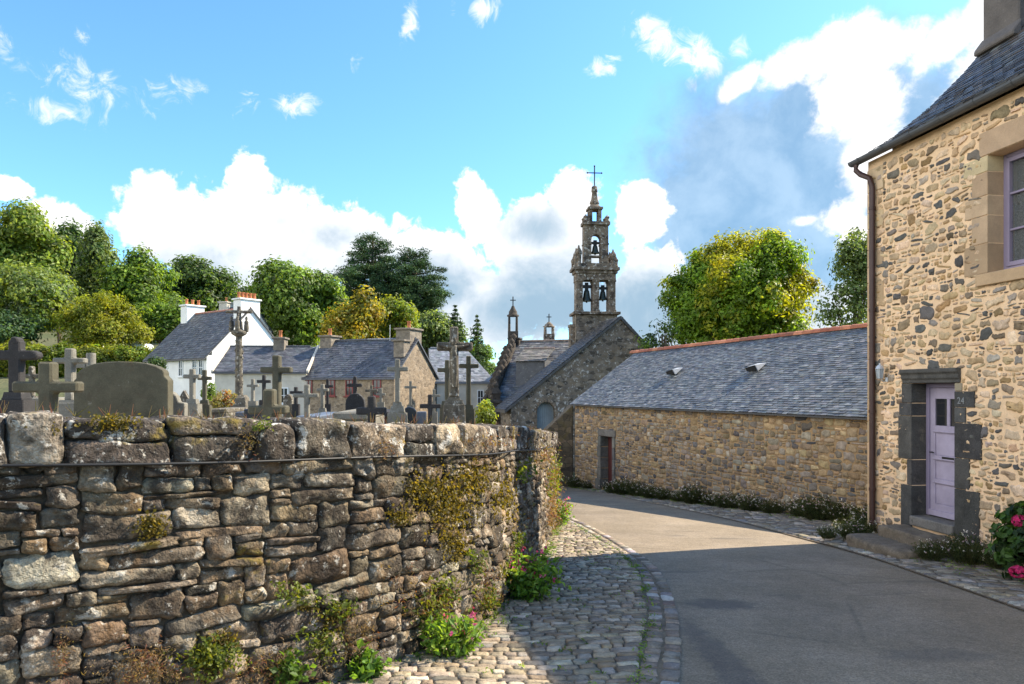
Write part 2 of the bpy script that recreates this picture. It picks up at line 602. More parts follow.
M['lavender_dark'] = plain_mat('lavender_frame_paint', (.24, .205, .29), .5, .4, 0, .1, 4)
M['brown_pipe'] = plain_mat('brown_pipe_paint', (.052, .024, .018), .45, .4, 0, .2, 6)
M['zinc'] = plain_mat('aged_zinc', (.085, .09, .095), .5, .5, .35, .2, 6)
M['tin'] = plain_mat('pale_tin', (.55, .56, .56), .45, .5, .3, .15, 9)
M['black'] = plain_mat('black_metal', (.012, .012, .012), .5, .4)
M['iron'] = plain_mat('dark_iron', (.03, .028, .026), .6, .4, .5)
M['bronze'] = plain_mat('dark_bronze', (.045, .055, .045), .45, .5, .7, .3, 8)
M['red_door'] = plain_mat('dark_red_paint', (.075, .020, .018), .55, .4, 0, .3, 8)
M['red_frame'] = plain_mat('red_frame_paint', (.17, .022, .02), .5, .4)
M['grey_door'] = plain_mat('grey_door_paint', (.20, .235, .24), .6, .4, 0, .15, 3)
M['terracotta'] = plain_mat('terracotta', (.46, .17, .075), .8, .2, 0, .25, 6)
M['concrete'] = stone_mat('chimney_render', (.125, .11, .098), .3, 2.0, [(3, .55, .7, (.08, .07, .062), .6), (9, .6, .7, (.2, .18, .15), .5)], .5, 50)
M['chimney_stone'] = rubble_mat('chimney_rubble', 3.2, [(.13, .11, .09), (.24, .2, .15), (.18, .15, .11)], (.2, .17, .13), .07, 1.5)
M['grave_green'] = stone_mat('mossy_granite', (.082, .074, .047), .35, 5, [(2.2, .58, .70, (.10, .055, .025), .5), (60, .55, .68, (.12, .112, .075), .6), (6, .56, .68, (.07, .055, .035), .6), (10, .64, .72, (.22, .21, .17), .6)], .4, 80)
M['grave_grey'] = stone_mat('grey_granite', (.175, .162, .128), .3, 5, [(60, .55, .68, (.30, .29, .25), .6), (7, .56, .68, (.09, .08, .06), .6), (12, .62, .70, (.42, .40, .34), .6)], .4, 80)
M['grave_dark'] = stone_mat('dark_gravestone', (.034, .031, .029), .3, 5, [(60, .55, .68, (.09, .088, .08), .6), (8, .62, .70, (.22, .21, .18), .5)], .4, 80)
M['grave_black'] = plain_mat('polished_black_granite', (.018, .02, .024), .25, .5)
M['grave_blue'] = plain_mat('blue_grey_granite', (.10, .115, .14), .4, .5, 0, .2, 30)
M['grave_lichen'] = stone_mat('lichened_granite', (.115, .098, .07), .4, 6, [(5, .5, .62, (.05, .042, .034), .75), (14, .56, .64, (.42, .40, .34), .75), (4, .60, .7, (.20, .16, .05), .6)], .7, 40)
M['leaf'] = leaf_mat('leaf')
M['needle'] = leaf_mat('needle', .1, .6)
M['bark'] = stone_mat('bark', (.10, .075, .05), .4, 8, [], .8, 24)
M['petal'] = leaf_mat('petal', .25, .6)
M['glass'] = plain_mat('dark_window_glass', (.02, .022, .025), .06, .6)
M['lace'] = plain_mat('lace_curtain', (.42, .41, .40), .9, .2, 0, .55, 40)
M['white_paint'] = plain_mat('white_paint', (.72, .72, .70), .5, .4, 0, .08, 3)
M['lamp_glass'] = plain_mat('lantern_glass', (.38, .42, .44), .2, .5)


def asphalt():
    m, T, b = newmat('asphalt')
    co = T.new('ShaderNodeTexCoord').outputs['Object']
    v = T.new('ShaderNodeTexVoronoi')
    T.put(v.inputs['Vector'], co)
    v.inputs['Scale'].default_value = 95
    sepc = T.new('ShaderNodeSeparateColor')
    T.put(sepc.inputs[0], v.outputs['Color'])
    agg = T.rng(sepc.outputs[0], 0, 1, .72, 1.32, 'LINEAR')
    big = T.rng(T.noise(co, .55, 5, .6), .3, .7, .82, 1.18, 'LINEAR')
    fine = T.rng(T.noise(co, 9, 6, .7), .3, .7, .85, 1.15, 'LINEAR')
    k = T.math('MULTIPLY', T.math('MULTIPLY', agg, big), fine)
    base = T.mix(T.rng(T.noise(co, 1.3, 4), .4, .65), (.205, .162, .108), (.235, .188, .13))
    mul = T.new('ShaderNodeVectorMath', operation='SCALE')
    T.put(mul.inputs[0], base)
    T.put(mul.inputs['Scale'], k)
    c = mul.outputs[0]
    # a dark oil stain and a few repaired streaks
    st = T.noise(T.vmath('MULTIPLY', co, (.35, 1.1, 1)), 1.2, 6, .7, .6)
    c = T.mix(T.rng(st, .62, .70, 0, .42), c, (.045, .043, .045))
    # cracks and a darker patch of newer tar
    vc = T.new('ShaderNodeTexVoronoi', feature='DISTANCE_TO_EDGE')
    T.put(vc.inputs['Vector'], T.vadd(co, T.vmath('MULTIPLY', T.new('ShaderNodeTexNoise').outputs['Color'], (.5, .5, 0))))
    vc.inputs['Scale'].default_value = .32
    ck = T.math('MULTIPLY', T.rng(vc.outputs['Distance'], .0, .012, 1, 0), T.rng(T.noise(co, .8, 3), .48, .58))
    c = T.mix(T.math('MULTIPLY', ck, .28), c, (.04, .036, .032))
    for (cx, cy, rx, ry, am) in ((2.15, 7.35, .42, .30, .6), (1.75, 9.2, .9, .10, .35), (3.3, 5.6, .5, .2, .35), (1.60, 5.4, .16, 1.6, .5)):
        q = T.vmath('MULTIPLY', T.vmath('SUBTRACT', co, (cx, cy, 0)), (1 / rx, 1 / ry, 0))
        r_ = T.math('ADD', T.vmath('LENGTH', q), T.math('MULTIPLY', T.math('SUBTRACT', T.noise(co, 6, 6, .7), .5), 1.6))
        c = T.mix(T.rng(r_, .5, 1.15, am, 0), c, (.06, .056, .055))
    # paler specks where grit collects
    c = T.mix(T.rng(T.noise(co, 55, 3), .66, .74, 0, .5), c, (.40, .35, .29))
    T.put(b.inputs['Base Color'], c)
    b.inputs['Roughness'].default_value = .85
    b.inputs['Specular IOR Level'].default_value = .3
    bn = T.new('ShaderNodeBump')
    bn.inputs['Strength'].default_value = .5
    bn.inputs['Distance'].default_value = .006
    T.put(bn.inputs['Height'], T.math('ADD', v.outputs['Distance'], T.noise(co, 30, 4)))
    T.put(b.inputs['Normal'], bn.outputs[0])
    return m


M['asphalt'] = asphalt()


def grass_mat():
    m, T, b = newmat('grass_turf')
    co = T.new('ShaderNodeTexCoord').outputs['Object']
    a = T.mix(T.rng(T.noise(co, .25, 5), .35, .65), (.07, .085, .025), (.12, .11, .045))
    a = T.mix(T.rng(T.noise(co, 4, 6, .7), .4, .62), a, (.05, .06, .02))
    T.put(b.inputs['Base Color'], a)
    b.inputs['Roughness'].default_value = .95
    bn = T.new('ShaderNodeBump')
    bn.inputs['Strength'].default_value = .8
    bn.inputs['Distance'].default_value = .05
    T.put(bn.inputs['Height'], T.noise(co, 14, 6, .7))
    T.put(b.inputs['Normal'], bn.outputs[0])
    return m


M['grass'] = grass_mat()
M['gravel'] = stone_mat('gravel', (.26, .23, .18), .3, 3, [(40, .5, .65, (.38, .35, .29), .6)], .6, 60)

# ---------------------------------------------------------------- stones, slates, cobbles
def pack(L, H, wr, hr, rng, dx=.02, wmin=.06):
    """irregular rubble: rectangles (s0, s1, z0, z1) that fill L x H"""
    n = int(L / dx)
    hg = np.zeros(n)
    out = []
    guard = 0
    while guard < 60000:
        guard += 1
        i = int(np.argmin(hg))
        h0 = hg[i]
        if h0 >= H - .01:
            break
        a = i
        while a > 0 and hg[a - 1] <= h0 + .012:
            a -= 1
        b = i + 1
        while b < n and hg[b] <= h0 + .012:
            b += 1
        run = (b - a) * dx
        lh = hg[a - 1] if a > 0 else 9e9
        rh = hg[b] if b < n else 9e9
        w = wr[0] + (wr[1] - wr[0]) * rng.random() ** 1.7
        if run - w < wmin * 1.4:
            w = run
        h = hr[0] + (hr[1] - hr[0]) * rng.random() ** 1.4
        h = min(h, max(hr[0], w * rng.uniform(.55, 1.1)))
        if run < wmin:
            h = min(max(min(lh, rh) - h0, .03), .3)
        for q in (lh, rh):
            if abs(h0 + h - q) < .035:
                h = q - h0
        h = max(h, .03)
        if h0 + h > H - .05:
            h = H - h0
        k = max(1, int(round(w / dx)))
        if rng.random() < .5 or w == run:
            lo, hi = a, min(a + k, b)
        else:
            lo, hi = max(b - k, a), b
        out.append((lo * dx, hi * dx, h0, h0 + h))
        hg[lo:hi] = h0 + h
    return out


def stones(mb, frf, cells, rng, colf, m=0, gap=.012, depth=.03, rough=.006, nu=7, nv=6, sup=4.0, inset=.04, skip=(), shrink=0.0, wob=.12, tilt=.0, edge=.93):
    """a shell of uneven stones standing out of a wall; frf(s[], o[], z[]) gives points"""
    u1 = np.r_[-1, np.linspace(-edge, edge, nu - 2), 1]
    v1 = np.r_[-1, np.linspace(-edge, edge, nv - 2), 1]
    U, V = [q.ravel() for q in np.meshgrid(u1, v1)]
    mm = np.maximum(np.abs(U), np.abs(V))
    ms = np.maximum(mm, 1e-6)
    rr = np.maximum(np.abs(U / ms) ** sup + np.abs(V / ms) ** sup, 1e-3) ** (-1 / sup)
    U2, V2 = U * rr, V * rr
    prof = np.maximum(1 - mm ** 5, 0) ** .5
    idx = np.arange(nu * nv).reshape(nv, nu)
    Fc = np.stack([idx[:-1, :-1], idx[:-1, 1:], idx[1:, 1:], idx[1:, :-1]], -1).reshape(-1, 4)
    for (s0, s1, z0, z1) in cells:
        if any(s1 > a and s0 < b and z1 > c and z0 < d for a, b, c, d in skip):
            # drop the stone when most of it lies in the opening
            if any(min(s1, b) - max(s0, a) > .35 * (s1 - s0) and min(z1, d) - max(z0, c) > .35 * (z1 - z0) for a, b, c, d in skip):
                continue
        w, h = s1 - s0 - gap, z1 - z0 - gap
        if w < .02 or h < .015:
            continue
        k = 1 - shrink * rng.random()
        w *= 1 - shrink * .6 * rng.random()
        h *= k
        cs, cz = (s0 + s1) / 2, (z0 + z1) / 2
        a = tilt * rng.standard_normal()
        ss = .5 * w * U2
        zz = .5 * h * V2
        ss, zz = ss * math.cos(a) - zz * math.sin(a), ss * math.sin(a) + zz * math.cos(a)
        q = rng.random(3) * 100
        mn = min(w, h)
        pn = np.c_[U * 1.3 + q[0], V * 1.3 + q[1], np.full(len(U), q[2])]
        ss = ss + cs + wob * mn * (vnoise(pn, 1) + .5 * vnoise(pn * 2.9, 7))
        zz = zz + cz + wob * mn * (vnoise(pn, 2) + .5 * vnoise(pn * 2.9, 8))
        dd = depth * rng.uniform(.45, 1.2)
        o = dd * prof + rough * fbm(np.c_[ss * 14, zz * 14, np.full(len(ss), q[2])], 3, 3) * (mm < .99)
        o = o + dd * .35 * (rng.uniform(-1, 1) * U + rng.uniform(-1, 1) * V) * (mm < .99)
        o = np.where(mm > .999, -inset, o)
        mb.add(frf(ss, o, zz), Fc, colf(cs, cz, w, h), m, True)


def pal(cols, rng, jit=.12):
    c = np.array(cols[rng.integers(len(cols))])
    return c * (1 + jit * rng.standard_normal()) * (1 + .022 * rng.standard_normal(3))


def slates(mb, A, B, C, D, size, rng, cols, m=0, lift=.012, th=.008, jit=.15, stagger=True, curve=None):
    """A-B the eave, D-C the ridge; curve(v) optional: offset along the outward normal and v remap"""
    A, B, C, D = [np.asarray(q, float) for q in (A, B, C, D)]
    L = max(np.linalg.norm(B - A), np.linalg.norm(C - D))
    W = max(np.linalg.norm(D - A), np.linalg.norm(C - B))
    nn = np.cross(B - A, D - A)
    nn /= np.linalg.norm(nn)
    if nn[2] < 0:
        nn = -nn
    nr = max(2, int(W / size[1]))
    nc = max(2, int(L / size[0]))

    def pt(u, v):
        return (A * (1 - u) + B * u) * (1 - v) + (D * (1 - u) + C * u) * v
    tint = 1.0
    for r in range(nr):
        v0, v1 = r / nr, (r + 1.12) / nr
        v1 = min(v1, 1.0)
        off = (.5 if r % 2 else 0) / nc if stagger else 0
        for c in range(-1, nc):
            u0 = c / nc + off + rng.normal(0, .03) / nc
            u1 = u0 + (1 - .05 * rng.random()) / nc
            u0, u1 = max(u0, 0), min(u1, 1)
            if u1 - u0 < .05 / nc:
                continue
            j = rng.normal(0, .05) / nr
            l = lift * rng.uniform(.6, 1.5)
            a, b_ = pt(u0, v0 + j) + nn * l, pt(u1, v0 + j * .6) + nn * l * rng.uniform(.8, 1.2)
            c_, d_ = pt(u1, v1) + nn * .002, pt(u0, v1) + nn * .002
            V = [a, b_, c_, d_, a - nn * th, b_ - nn * th]
            mb.add(V, [(0, 1, 2, 3), (4, 5, 1, 0)], pal(cols, rng, jit), m)


def slate_curve(mb, fr, s0, s1, prof, size, rng, cols, m=0, out=1, lift=.012):
    """slates on a roof whose section is the polyline prof [(o, z)...] from eave to ridge"""
    for (o0, z0), (o1, z1) in zip(prof[:-1], prof[1:]):
        slates(mb, fr(s0, o0, z0), fr(s1, o0, z0), fr(s1, o1, z1), fr(s0, o1, z1), size, rng, cols, m, lift)


def round_block(mb, c, ax, half, rng, n=6, sup=5.0, rough=.01, col=(1, 1, 1), m=0, fs=9.0):
    """a rough, rounded stone block; ax: three unit axes"""
    t = np.linspace(-1, 1, n)
    U, W = [q.ravel() for q in np.meshgrid(t, t)]
    idx = np.arange(n * n).reshape(n, n)
    Fq = np.stack([idx[:-1, :-1], idx[:-1, 1:], idx[1:, 1:], idx[1:, :-1]], -1).reshape(-1, 4)
    one = np.ones(n * n)
    ph = rng.random(3) * 50
    ax = np.asarray(ax, float)
    for k, sg in ((0, 1), (0, -1), (1, 1), (1, -1), (2, 1), (2, -1)):
        q = [None] * 3
        q[k] = one * sg
        q[(k + 1) % 3] = U
        q[(k + 2) % 3] = W
        L = np.stack(q, -1)
        r = (np.abs(L) ** sup).sum(1) ** (-1 / sup)
        Q = L * r[:, None] * np.asarray(half)
        d = fbm(Q * fs + ph, 5, 3)[:, None] * rough
        nrm = L / np.linalg.norm(L, axis=1)[:, None]
        Q = Q + nrm * d
        V = np.asarray(c) + Q @ ax
        mb.add(V, Fq if sg > 0 else Fq[:, ::-1], col, m, True)


# ---------------------------------------------------------------- foliage
def leaf_quads(mb, pos, nrm, size, col, rng, m=0, asp=.62):
    """pointed leaf faces at pos with normals nrm"""
    n = len(pos)
    r = rng.standard_normal((n, 3))
    a = np.cross(nrm, r)
    a /= np.linalg.norm(a, axis=1)[:, None] + 1e-9
    b = np.cross(nrm, a)
    b /= np.linalg.norm(b, axis=1)[:, None] + 1e-9
    s = (size * rng.uniform(.6, 1.35, n))[:, None]
    fold = nrm * s * .12
    V = np.stack([pos - a * s * .5, pos - b * s * asp * .5 + fold, pos + a * s * .5, pos + b * s * asp * .5 + fold], 1).reshape(-1, 3)
    Fc = np.arange(4 * n).reshape(n, 4)
    mb.add(V, Fc, np.repeat(col, 4, 0), m)


def unit(n, rng):
    v = rng.standard_normal((n, 3))
    return v / np.linalg.norm(v, axis=1)[:, None]


def foliage(mb, lobes, nclump, per, crad, size, cols, rng, top=None, flat=.75, jit=.30, asp=.62, up=.35, droop=0):
    """leaf clumps spread over lobes [(centre, (rx, ry, rz))...]"""
    ar = np.array([(r[0] * r[1] * r[2]) ** (2 / 3) for _, r in lobes])
    pick = rng.choice(len(lobes), nclump, p=ar / ar.sum())
    cen = np.array([lobes[k][0] for k in pick], float)
    rad = np.array([lobes[k][1] for k in pick], float)
    d = unit(nclump, rng)
    d[:, 2] = np.where((d[:, 2] < -.75) & (rng.random(nclump) < .6), -d[:, 2], d[:, 2])
    rr = rng.random(nclump) ** .28
    P0 = cen + d * rad * rr[:, None]
    base = np.array([cols[k] for k in rng.integers(len(cols), size=nclump)]) * (1 + jit * rng.standard_normal((nclump, 1)))
    if top is not None:
        zz = (P0[:, 2] - P0[:, 2].min()) / (np.ptp(P0[:, 2]) + 1e-6)
        base = top(P0, zz, base, rng)
    N = nclump * per
    off = unit(N, rng) * (rng.random((N, 1)) ** .45)
    off[:, 2] *= flat
    cr = (crad * rng.uniform(.65, 1.35, nclump)).repeat(per)[:, None]
    pos = P0.repeat(per, 0) + off * cr
    if droop:
        pos[:, 2] -= droop * (off[:, 0] ** 2 + off[:, 1] ** 2) * cr[:, 0]
    nrm = off * 1.15 + d.repeat(per, 0) * .55 + unit(N, rng) * .5 + np.array([0, 0, up])
    nrm /= np.linalg.norm(nrm, axis=1)[:, None]
    col = np.clip(base.repeat(per, 0) * (1 + .16 * rng.standard_normal((N, 1))), .004, 1)
    leaf_quads(mb, pos, nrm, np.full(N, size), col, rng, 0, asp)
    return P0


def trunk(mb, base, top, r, limbs, rng, col=(1, 1, 1)):
    base, top = np.asarray(base, float), np.asarray(top, float)
    k = 7
    pts = []
    side = rng.normal(0, .25, 2)
    for i in range(k):
        t = i / (k - 1)
        pts.append(base * (1 - t) + top * t + np.array([side[0], side[1], 0]) * math.sin(t * 3) * .6)
    rad = [r * (1.35 if i == 0 else 1) * (1 - .75 * i / (k - 1)) for i in range(k)]
    mb.tube(pts, rad, 9, col)
    for L in limbs:
        i = rng.integers(2, k - 1)
        a = pts[i]
        mid = (a + L) / 2 + np.array([0, 0, .1 * np.linalg.norm(L - a)])
        mb.tube([a, mid, L], [rad[i] * .55, rad[i] * .35, rad[i] * .12], 6, col)


GREENS = {
    'mid': [(.115, .172, .025), (.14, .21, .03), (.09, .145, .022)],
    'light': [(.205, .25, .044), (.17, .23, .04), (.24, .28, .055), (.13, .19, .034)],
    'dark': [(.038, .070, .018), (.052, .09, .022), (.066, .108, .026)],
    'yellowgreen': [(.19, .21, .02), (.15, .18, .018), (.24, .235, .022)],
    'gold': [(.25, .205, .02), (.19, .175, .02), (.13, .15, .022), (.29, .20, .02)],
    'grey': [(.125, .17, .055), (.155, .20, .075), (.10, .14, .048)],
    'blue': [(.042, .082, .034), (.055, .10, .04), (.07, .12, .045)],
}


def pine_px(name, label, cx, ytop, wpx, ybot, Y, cols, rng, ground, group=None, leaf=.34):
    '''a wide pine: bare limbs that carry flat pads of needles with gaps between them'''
    c0, c1 = P(cx, ytop, Y), P(cx, ybot, Y)
    rx = wpx / 2 / F * Y
    gz = ground(c0[0], c0[1])
    H = c0[2] - c1[2]
    t = thing(name, label, 'tree', (c0[0], c0[1], gz), group)
    mb, tb = MB(), MB()
    tb.tube([(c0[0], c0[1], gz - .2), (c0[0] + .3, c0[1], (gz + c1[2]) / 2), (c0[0], c0[1], c1[2] + H * .5), (c0[0] + .1, c0[1], c0[2] - .3)], [.5, .42, .26, .05], 9)
    L = 11
    for i in range(L):
        f = (i + .2) / L
        z = c0[2] - H * f
        r = rx * min(1.0, .30 + 1.25 * f ** .8) * (1.0 if f < .75 else .8)
        nb = 3 + int(4 * min(1, f * 1.6))
        t0 = rng.uniform(0, 6.28)
        for k in range(nb):
            th = t0 + 2 * math.pi * (k + rng.uniform(-.3, .3)) / nb
            R = r * rng.uniform(.55, 1.05)
            tip = np.array([c0[0] + R * math.cos(th), c0[1] + R * math.sin(th), z + rng.uniform(-.05, .06) * H])
            root = np.array([c0[0], c0[1], z - .05 * H])
            tb.tube([root, (root + tip) / 2 + np.array([0, 0, -.15]), tip], [.10, .07, .03], 5)
            npad = max(3, int(R / .55))
            for q in range(npad):
                u = .35 + .65 * (q + rng.random() * .5) / npad
                pc = root + (tip - root) * u + rng.standard_normal(3) * np.array([.35, .35, .10])
                n = 90
                off = unit(n, rng) * rng.random((n, 1)) ** .5 * np.array([1.15, 1.15, .55]) * rng.uniform(.7, 1.2)
                off[:, 2] -= .12 * (off[:, 0] ** 2 + off[:, 1] ** 2)
                nr = unit(n, rng) * .7 + np.array([0, 0, .8])
                nr /= np.linalg.norm(nr, axis=1)[:, None]
                b = np.array(cols[rng.integers(len(cols))]) * (1 + .25 * rng.standard_normal())
                leaf_quads(mb, pc + off, nr, np.full(n, leaf), np.clip(b * (1 + .2 * rng.standard_normal((n, 1))), .004, 1), rng, 0, .4)
    mb.build('crown', M['needle'], t)
    tb.build('trunk', M['bark'], t)
    return t


def tree_px(name, label, cx, ytop, wpx, ybot, Y, cols, rng, ground, leaf=.32, dens=1.0, lobes_n=9, group=None, top=None, mat='leaf', crad=.9, per=26, squash=.8, rz_bias=0, flat=.75, tr=None, droop=0, asp=.62, core=.52):
    """a broadleaf tree whose crown fills the given box of the picture"""
    c = P(cx, (ytop + ybot) / 2, Y)
    rx = wpx / 2 / F * Y
    rz = (ybot - ytop) / 2 / F * Y
    gz = ground(c[0], c[1])
    t = thing(name, label, 'tree', (c[0], c[1], gz), group)
    ry = rx * squash
    lob = [(c - np.array([0, 0, rz * .1]), (rx * core, ry * core, rz * (core + .1)))]
    for k in range(int(lobes_n * 2.2)):
        dd = unit(1, rng)[0]
        if dd[2] < -.6:
            dd[2] *= -1
        f = rng.uniform(.15, .42)
        reach = rng.uniform(.78, 1.08) - f * .85
        q = c + dd * np.array([rx, ry, rz]) * max(reach, .3)
        lob.append((q, (rx * f, ry * f, rz * f * rng.uniform(.7, 1.0))))
    mb = MB()
    n = int(dens * 95 * (rx * rz) ** .5 * (rx + rz) / 6)
    P0 = foliage(mb, lob, n, per, crad, leaf, cols, rng, top, flat, droop=droop, asp=asp)
    mb.build('crown', M[mat], t)
    tb = MB()
    pick = P0[rng.integers(len(P0), size=14)]
    trunk(tb, (c[0], c[1], gz - .2), c + np.array([0, 0, rz * .35]), tr or max(.18, rx * .07), pick, rng)
    tb.build('trunk', M['bark'], t)
    return t


def conifer_px(name, label, cx, ytop, wpx, ybot, Y, cols, rng, ground, leaf=.3, tiers=16, group=None, per=60, gap=.0):
    c0, c1 = P(cx, ytop, Y), P(cx, ybot, Y)
    rx = wpx / 2 / F * Y
    gz = ground(c0[0], c0[1])
    t = thing(name, label, 'tree', (c0[0], c0[1], gz), group)
    mb = MB()
    tb = MB()
    H = c0[2] - c1[2]
    for i in range(tiers):
        f = (i + .3) / tiers
        z = c0[2] - H * f
        r = rx * (f ** .85) * rng.uniform(.82, 1.1)
        nb = max(4, int(5 + 9 * f))
        for k in range(nb):
            th = rng.uniform(0, 2 * math.pi)
            L = r * rng.uniform(.65, 1.15)
            tip = np.array([c0[0] + L * math.cos(th), c0[1] + L * math.sin(th), z - L * .28])
            root = np.array([c0[0], c0[1], z + L * .1])
            n = int(per * (.3 + f))
            u = rng.random((n, 1)) ** .7
            pos = root + (tip - root) * u + rng.standard_normal((n, 3)) * np.array([.12, .12, .10]) * (L + .5) * .75
            pos[:, 2] -= .25 * L * (u[:, 0] * (1 - u[:, 0]))
            nr = unit(n, rng) * .7 + np.array([math.cos(th) * .4, math.sin(th) * .4, .7])
            nr /= np.linalg.norm(nr, axis=1)[:, None]
            b = np.array(cols[rng.integers(len(cols))]) * (1 + .2 * rng.standard_normal())
            leaf_quads(mb, pos, nr, np.full(n, leaf), np.clip(b * (1 + .2 * rng.standard_normal((n, 1))), .004, 1), rng, 0, .4)
    mb.build('crown', M['needle'], t)
    tb.tube([(c0[0], c0[1], gz - .2), (c0[0], c0[1], (gz + c0[2]) / 2), (c0[0], c0[1], c0[2])], [.25, .16, .03], 8)
    tb.build('trunk', M['bark'], t)
    return t
# ---------------------------------------------------------------- terrain
def G(y):
    """height of the lane, falling away from the eye"""
    y = np.asarray(y, float)
    a = -1.65 - .075 * np.clip(y, -14, 28)
    t = np.clip(y - 28, 0, 20)
    return a - .075 * (t - t * t / 40)


def Cz(y):
    return -.75 - .03 * np.clip(np.asarray(y, float), 0, 60)


def T(x, y):
    """ground of the graveyard and of the hill behind it"""
    x, y = np.asarray(x, float), np.asarray(y, float)
    z = Cz(y)
    z = z + smooth((y - 44) / 14) * 3.4 * smooth((-x - 16) / 14)
    z = z + smooth((y - 60) / 70) * (9 * smooth((-x + 10) / 60) + 3)
    return z


def Gr(x, y):
    return float(G(y))


WP = [(-9, .9), (-6, 2.2), (-4.2, 3.0), (-2.63, 3.75), (-1.43, 4.8), (-.85, 5.5), (-.45, 6.3), (-.19, 7.1), (.0, 8.2), (.20, 9.4), (.40, 10.8),
      (.62, 12.8), (.84, 14.6), (.82, 16), (.3, 17.2), (-1, 18.2), (-1.5, 20.5), (-1.7, 24), (-1.8, 36)]


def catmull(pts, step=.03):
    p = np.array(pts, float)
    p = np.vstack([2 * p[0] - p[1], p, 2 * p[-1] - p[-2]])
    out = []
    for i in range(1, len(p) - 2):
        n = max(2, int(np.linalg.norm(p[i + 1] - p[i]) / step))
        t = np.linspace(0, 1, n, endpoint=False)[:, None]
        a, b, c, d = p[i - 1], p[i], p[i + 1], p[i + 2]
        out.append(.5 * ((2 * b) + (c - a) * t + (2 * a - 5 * b + 4 * c - d) * t ** 2 + (3 * b - a - 3 * c + d) * t ** 3))
    out.append(p[-2][None])
    return np.vstack(out)


class Path:
    def __init__(self, pts, step=.03):
        q = catmull(pts, step)
        d = np.r_[0, np.cumsum(np.linalg.norm(np.diff(q, axis=0), axis=1))]
        self.L = d[-1]
        self.ss = np.arange(0, self.L, step)
        self.q = np.c_[np.interp(self.ss, d, q[:, 0]), np.interp(self.ss, d, q[:, 1])]
        t = np.gradient(self.q, axis=0)
        t /= np.linalg.norm(t, axis=1)[:, None]
        self.t = t

    def at(self, s):
        s = np.atleast_1d(s)
        x, y = np.interp(s, self.ss, self.q[:, 0]), np.interp(s, self.ss, self.q[:, 1])
        tx, ty = np.interp(s, self.ss, self.t[:, 0]), np.interp(s, self.ss, self.t[:, 1])
        l = np.hypot(tx, ty)
        return x, y, tx / l, ty / l

    def s_of_y(self, y):
        return float(np.interp(y, self.q[:, 1], self.ss))

    def x_of_y(self, y):
        return np.interp(y, self.q[:, 1], self.q[:, 0])


wp = Path(WP)


def wall_top(y):
    return .13 - .07 * np.minimum(y, 20) - .02 * np.maximum(y - 20, 0)


def interp_poly(pts):
    a = np.array(sorted(pts, key=lambda q: q[1]))
    return lambda y: np.interp(y, a[:, 1], a[:, 0])


roadL_pts = [(.2, -14), (.45, 0), (.85, 3.4), (1.164, 4.93), (1.43, 6.03), (1.68, 7.33), (1.86, 8.67), (1.92, 9.9), (1.80, 11.88), (1.55, 14.3), (1.21, 16.5), (.9, 19.2), (.1, 21.5), (-.8, 23.5), (-1.0, 37)]
roadR_pts = [(4.3, -14), (4.7, 0), (4.95, 5), (5.05, 7.03), (5.12, 8.55), (5.18, 10.5), (4.98, 12.9), (4.60, 16.05), (3.75, 19.8), (2.85, 23.8), (2.0, 27), (1.5, 31), (1.2, 37)]


def dense(pts):
    q = catmull(pts, .2)
    return interp_poly([tuple(v) for v in q])


roadL, roadR = dense(roadL_pts), dense(roadR_pts)


def strip(name, xa, xb, ys, zf, mat, nx=6):
    V, Fc = [], []
    for y in ys:
        for k in range(nx + 1):
            x = xa(y) + (xb(y) - xa(y)) * k / nx
            V.append((x, y, zf(x, y)))
    w = nx + 1
    for j in range(len(ys) - 1):
        for k in range(nx):
            Fc.append((j * w + k, j * w + k + 1, (j + 1) * w + k + 1, (j + 1) * w + k))
    mb = MB()
    mb.add(V, Fc, (1, 1, 1), 0, True)
    return tag(mb.build(name, mat), kind='structure')


# one sheet for the low ground, out to the horizon
ys = np.r_[np.linspace(-300, -20, 8), np.linspace(-14, 60, 75), np.linspace(70, 1500, 20)]
strip('ground', lambda y: -1500.0, lambda y: 1500.0, ys, lambda x, y: float(G(y)) - .07, M['grass'], 40)
# the higher graveyard ground and the hill
ys = np.r_[np.linspace(1.0, 36, 71), np.linspace(37, 70, 34), np.linspace(74, 330, 40)]


def tx1(y):
    if y <= 36:
        return float(wp.x_of_y(y)) - .28
    return float(np.interp(y, [36, 57, 60, 61], [-2.1, -2.1, 30, 220]))


V, Fc, nx = [], [], 60
for y in ys:
    b = tx1(y)
    for k in range(nx + 1):
        u = (k / nx) ** .55
        x = -260 + (b + 260) * u
        V.append((x, y, float(T(x, y)) + .05 * math.sin(x * 1.3 + y) * math.sin(y * .9)))
w = nx + 1
for j in range(len(ys) - 1):
    for k in range(nx):
        Fc.append((j * w + k, j * w + k + 1, (j + 1) * w + k + 1, (j + 1) * w + k))
n0 = len(V)
for j, y in enumerate(ys):                     # bank down to the low ground
    x0, y0, z0 = V[j * w + nx]
    V.append((x0 + .02, y0, z0 - 6))
for j in range(len(ys) - 1):
    Fc.append((j * w + nx, n0 + j, n0 + j + 1, (j + 1) * w + nx))
mb = MB()
mb.add(V, Fc, (1, 1, 1), 0, True)
tag(mb.build('hill', M['grass']), kind='structure')
# graveyard gravel between the tombs
ys = np.linspace(3.6, 40, 74)
strip('graveyard_ground', lambda y: -16.0, lambda y: (float(wp.x_of_y(y)) if y < 36 else -1.8) - .30, ys,
      lambda x, y: float(T(x, y)) + .06, M['gravel'], 20)
# the lane
ys = np.linspace(-14, 37, 205)
strip('road', lambda y: float(roadL(y)) - .12, lambda y: float(roadR(y)) + .12, ys, lambda x, y: float(G(y)) - .012 + .018 * math.sin((x - .5) * .7), M['asphalt'], 10)

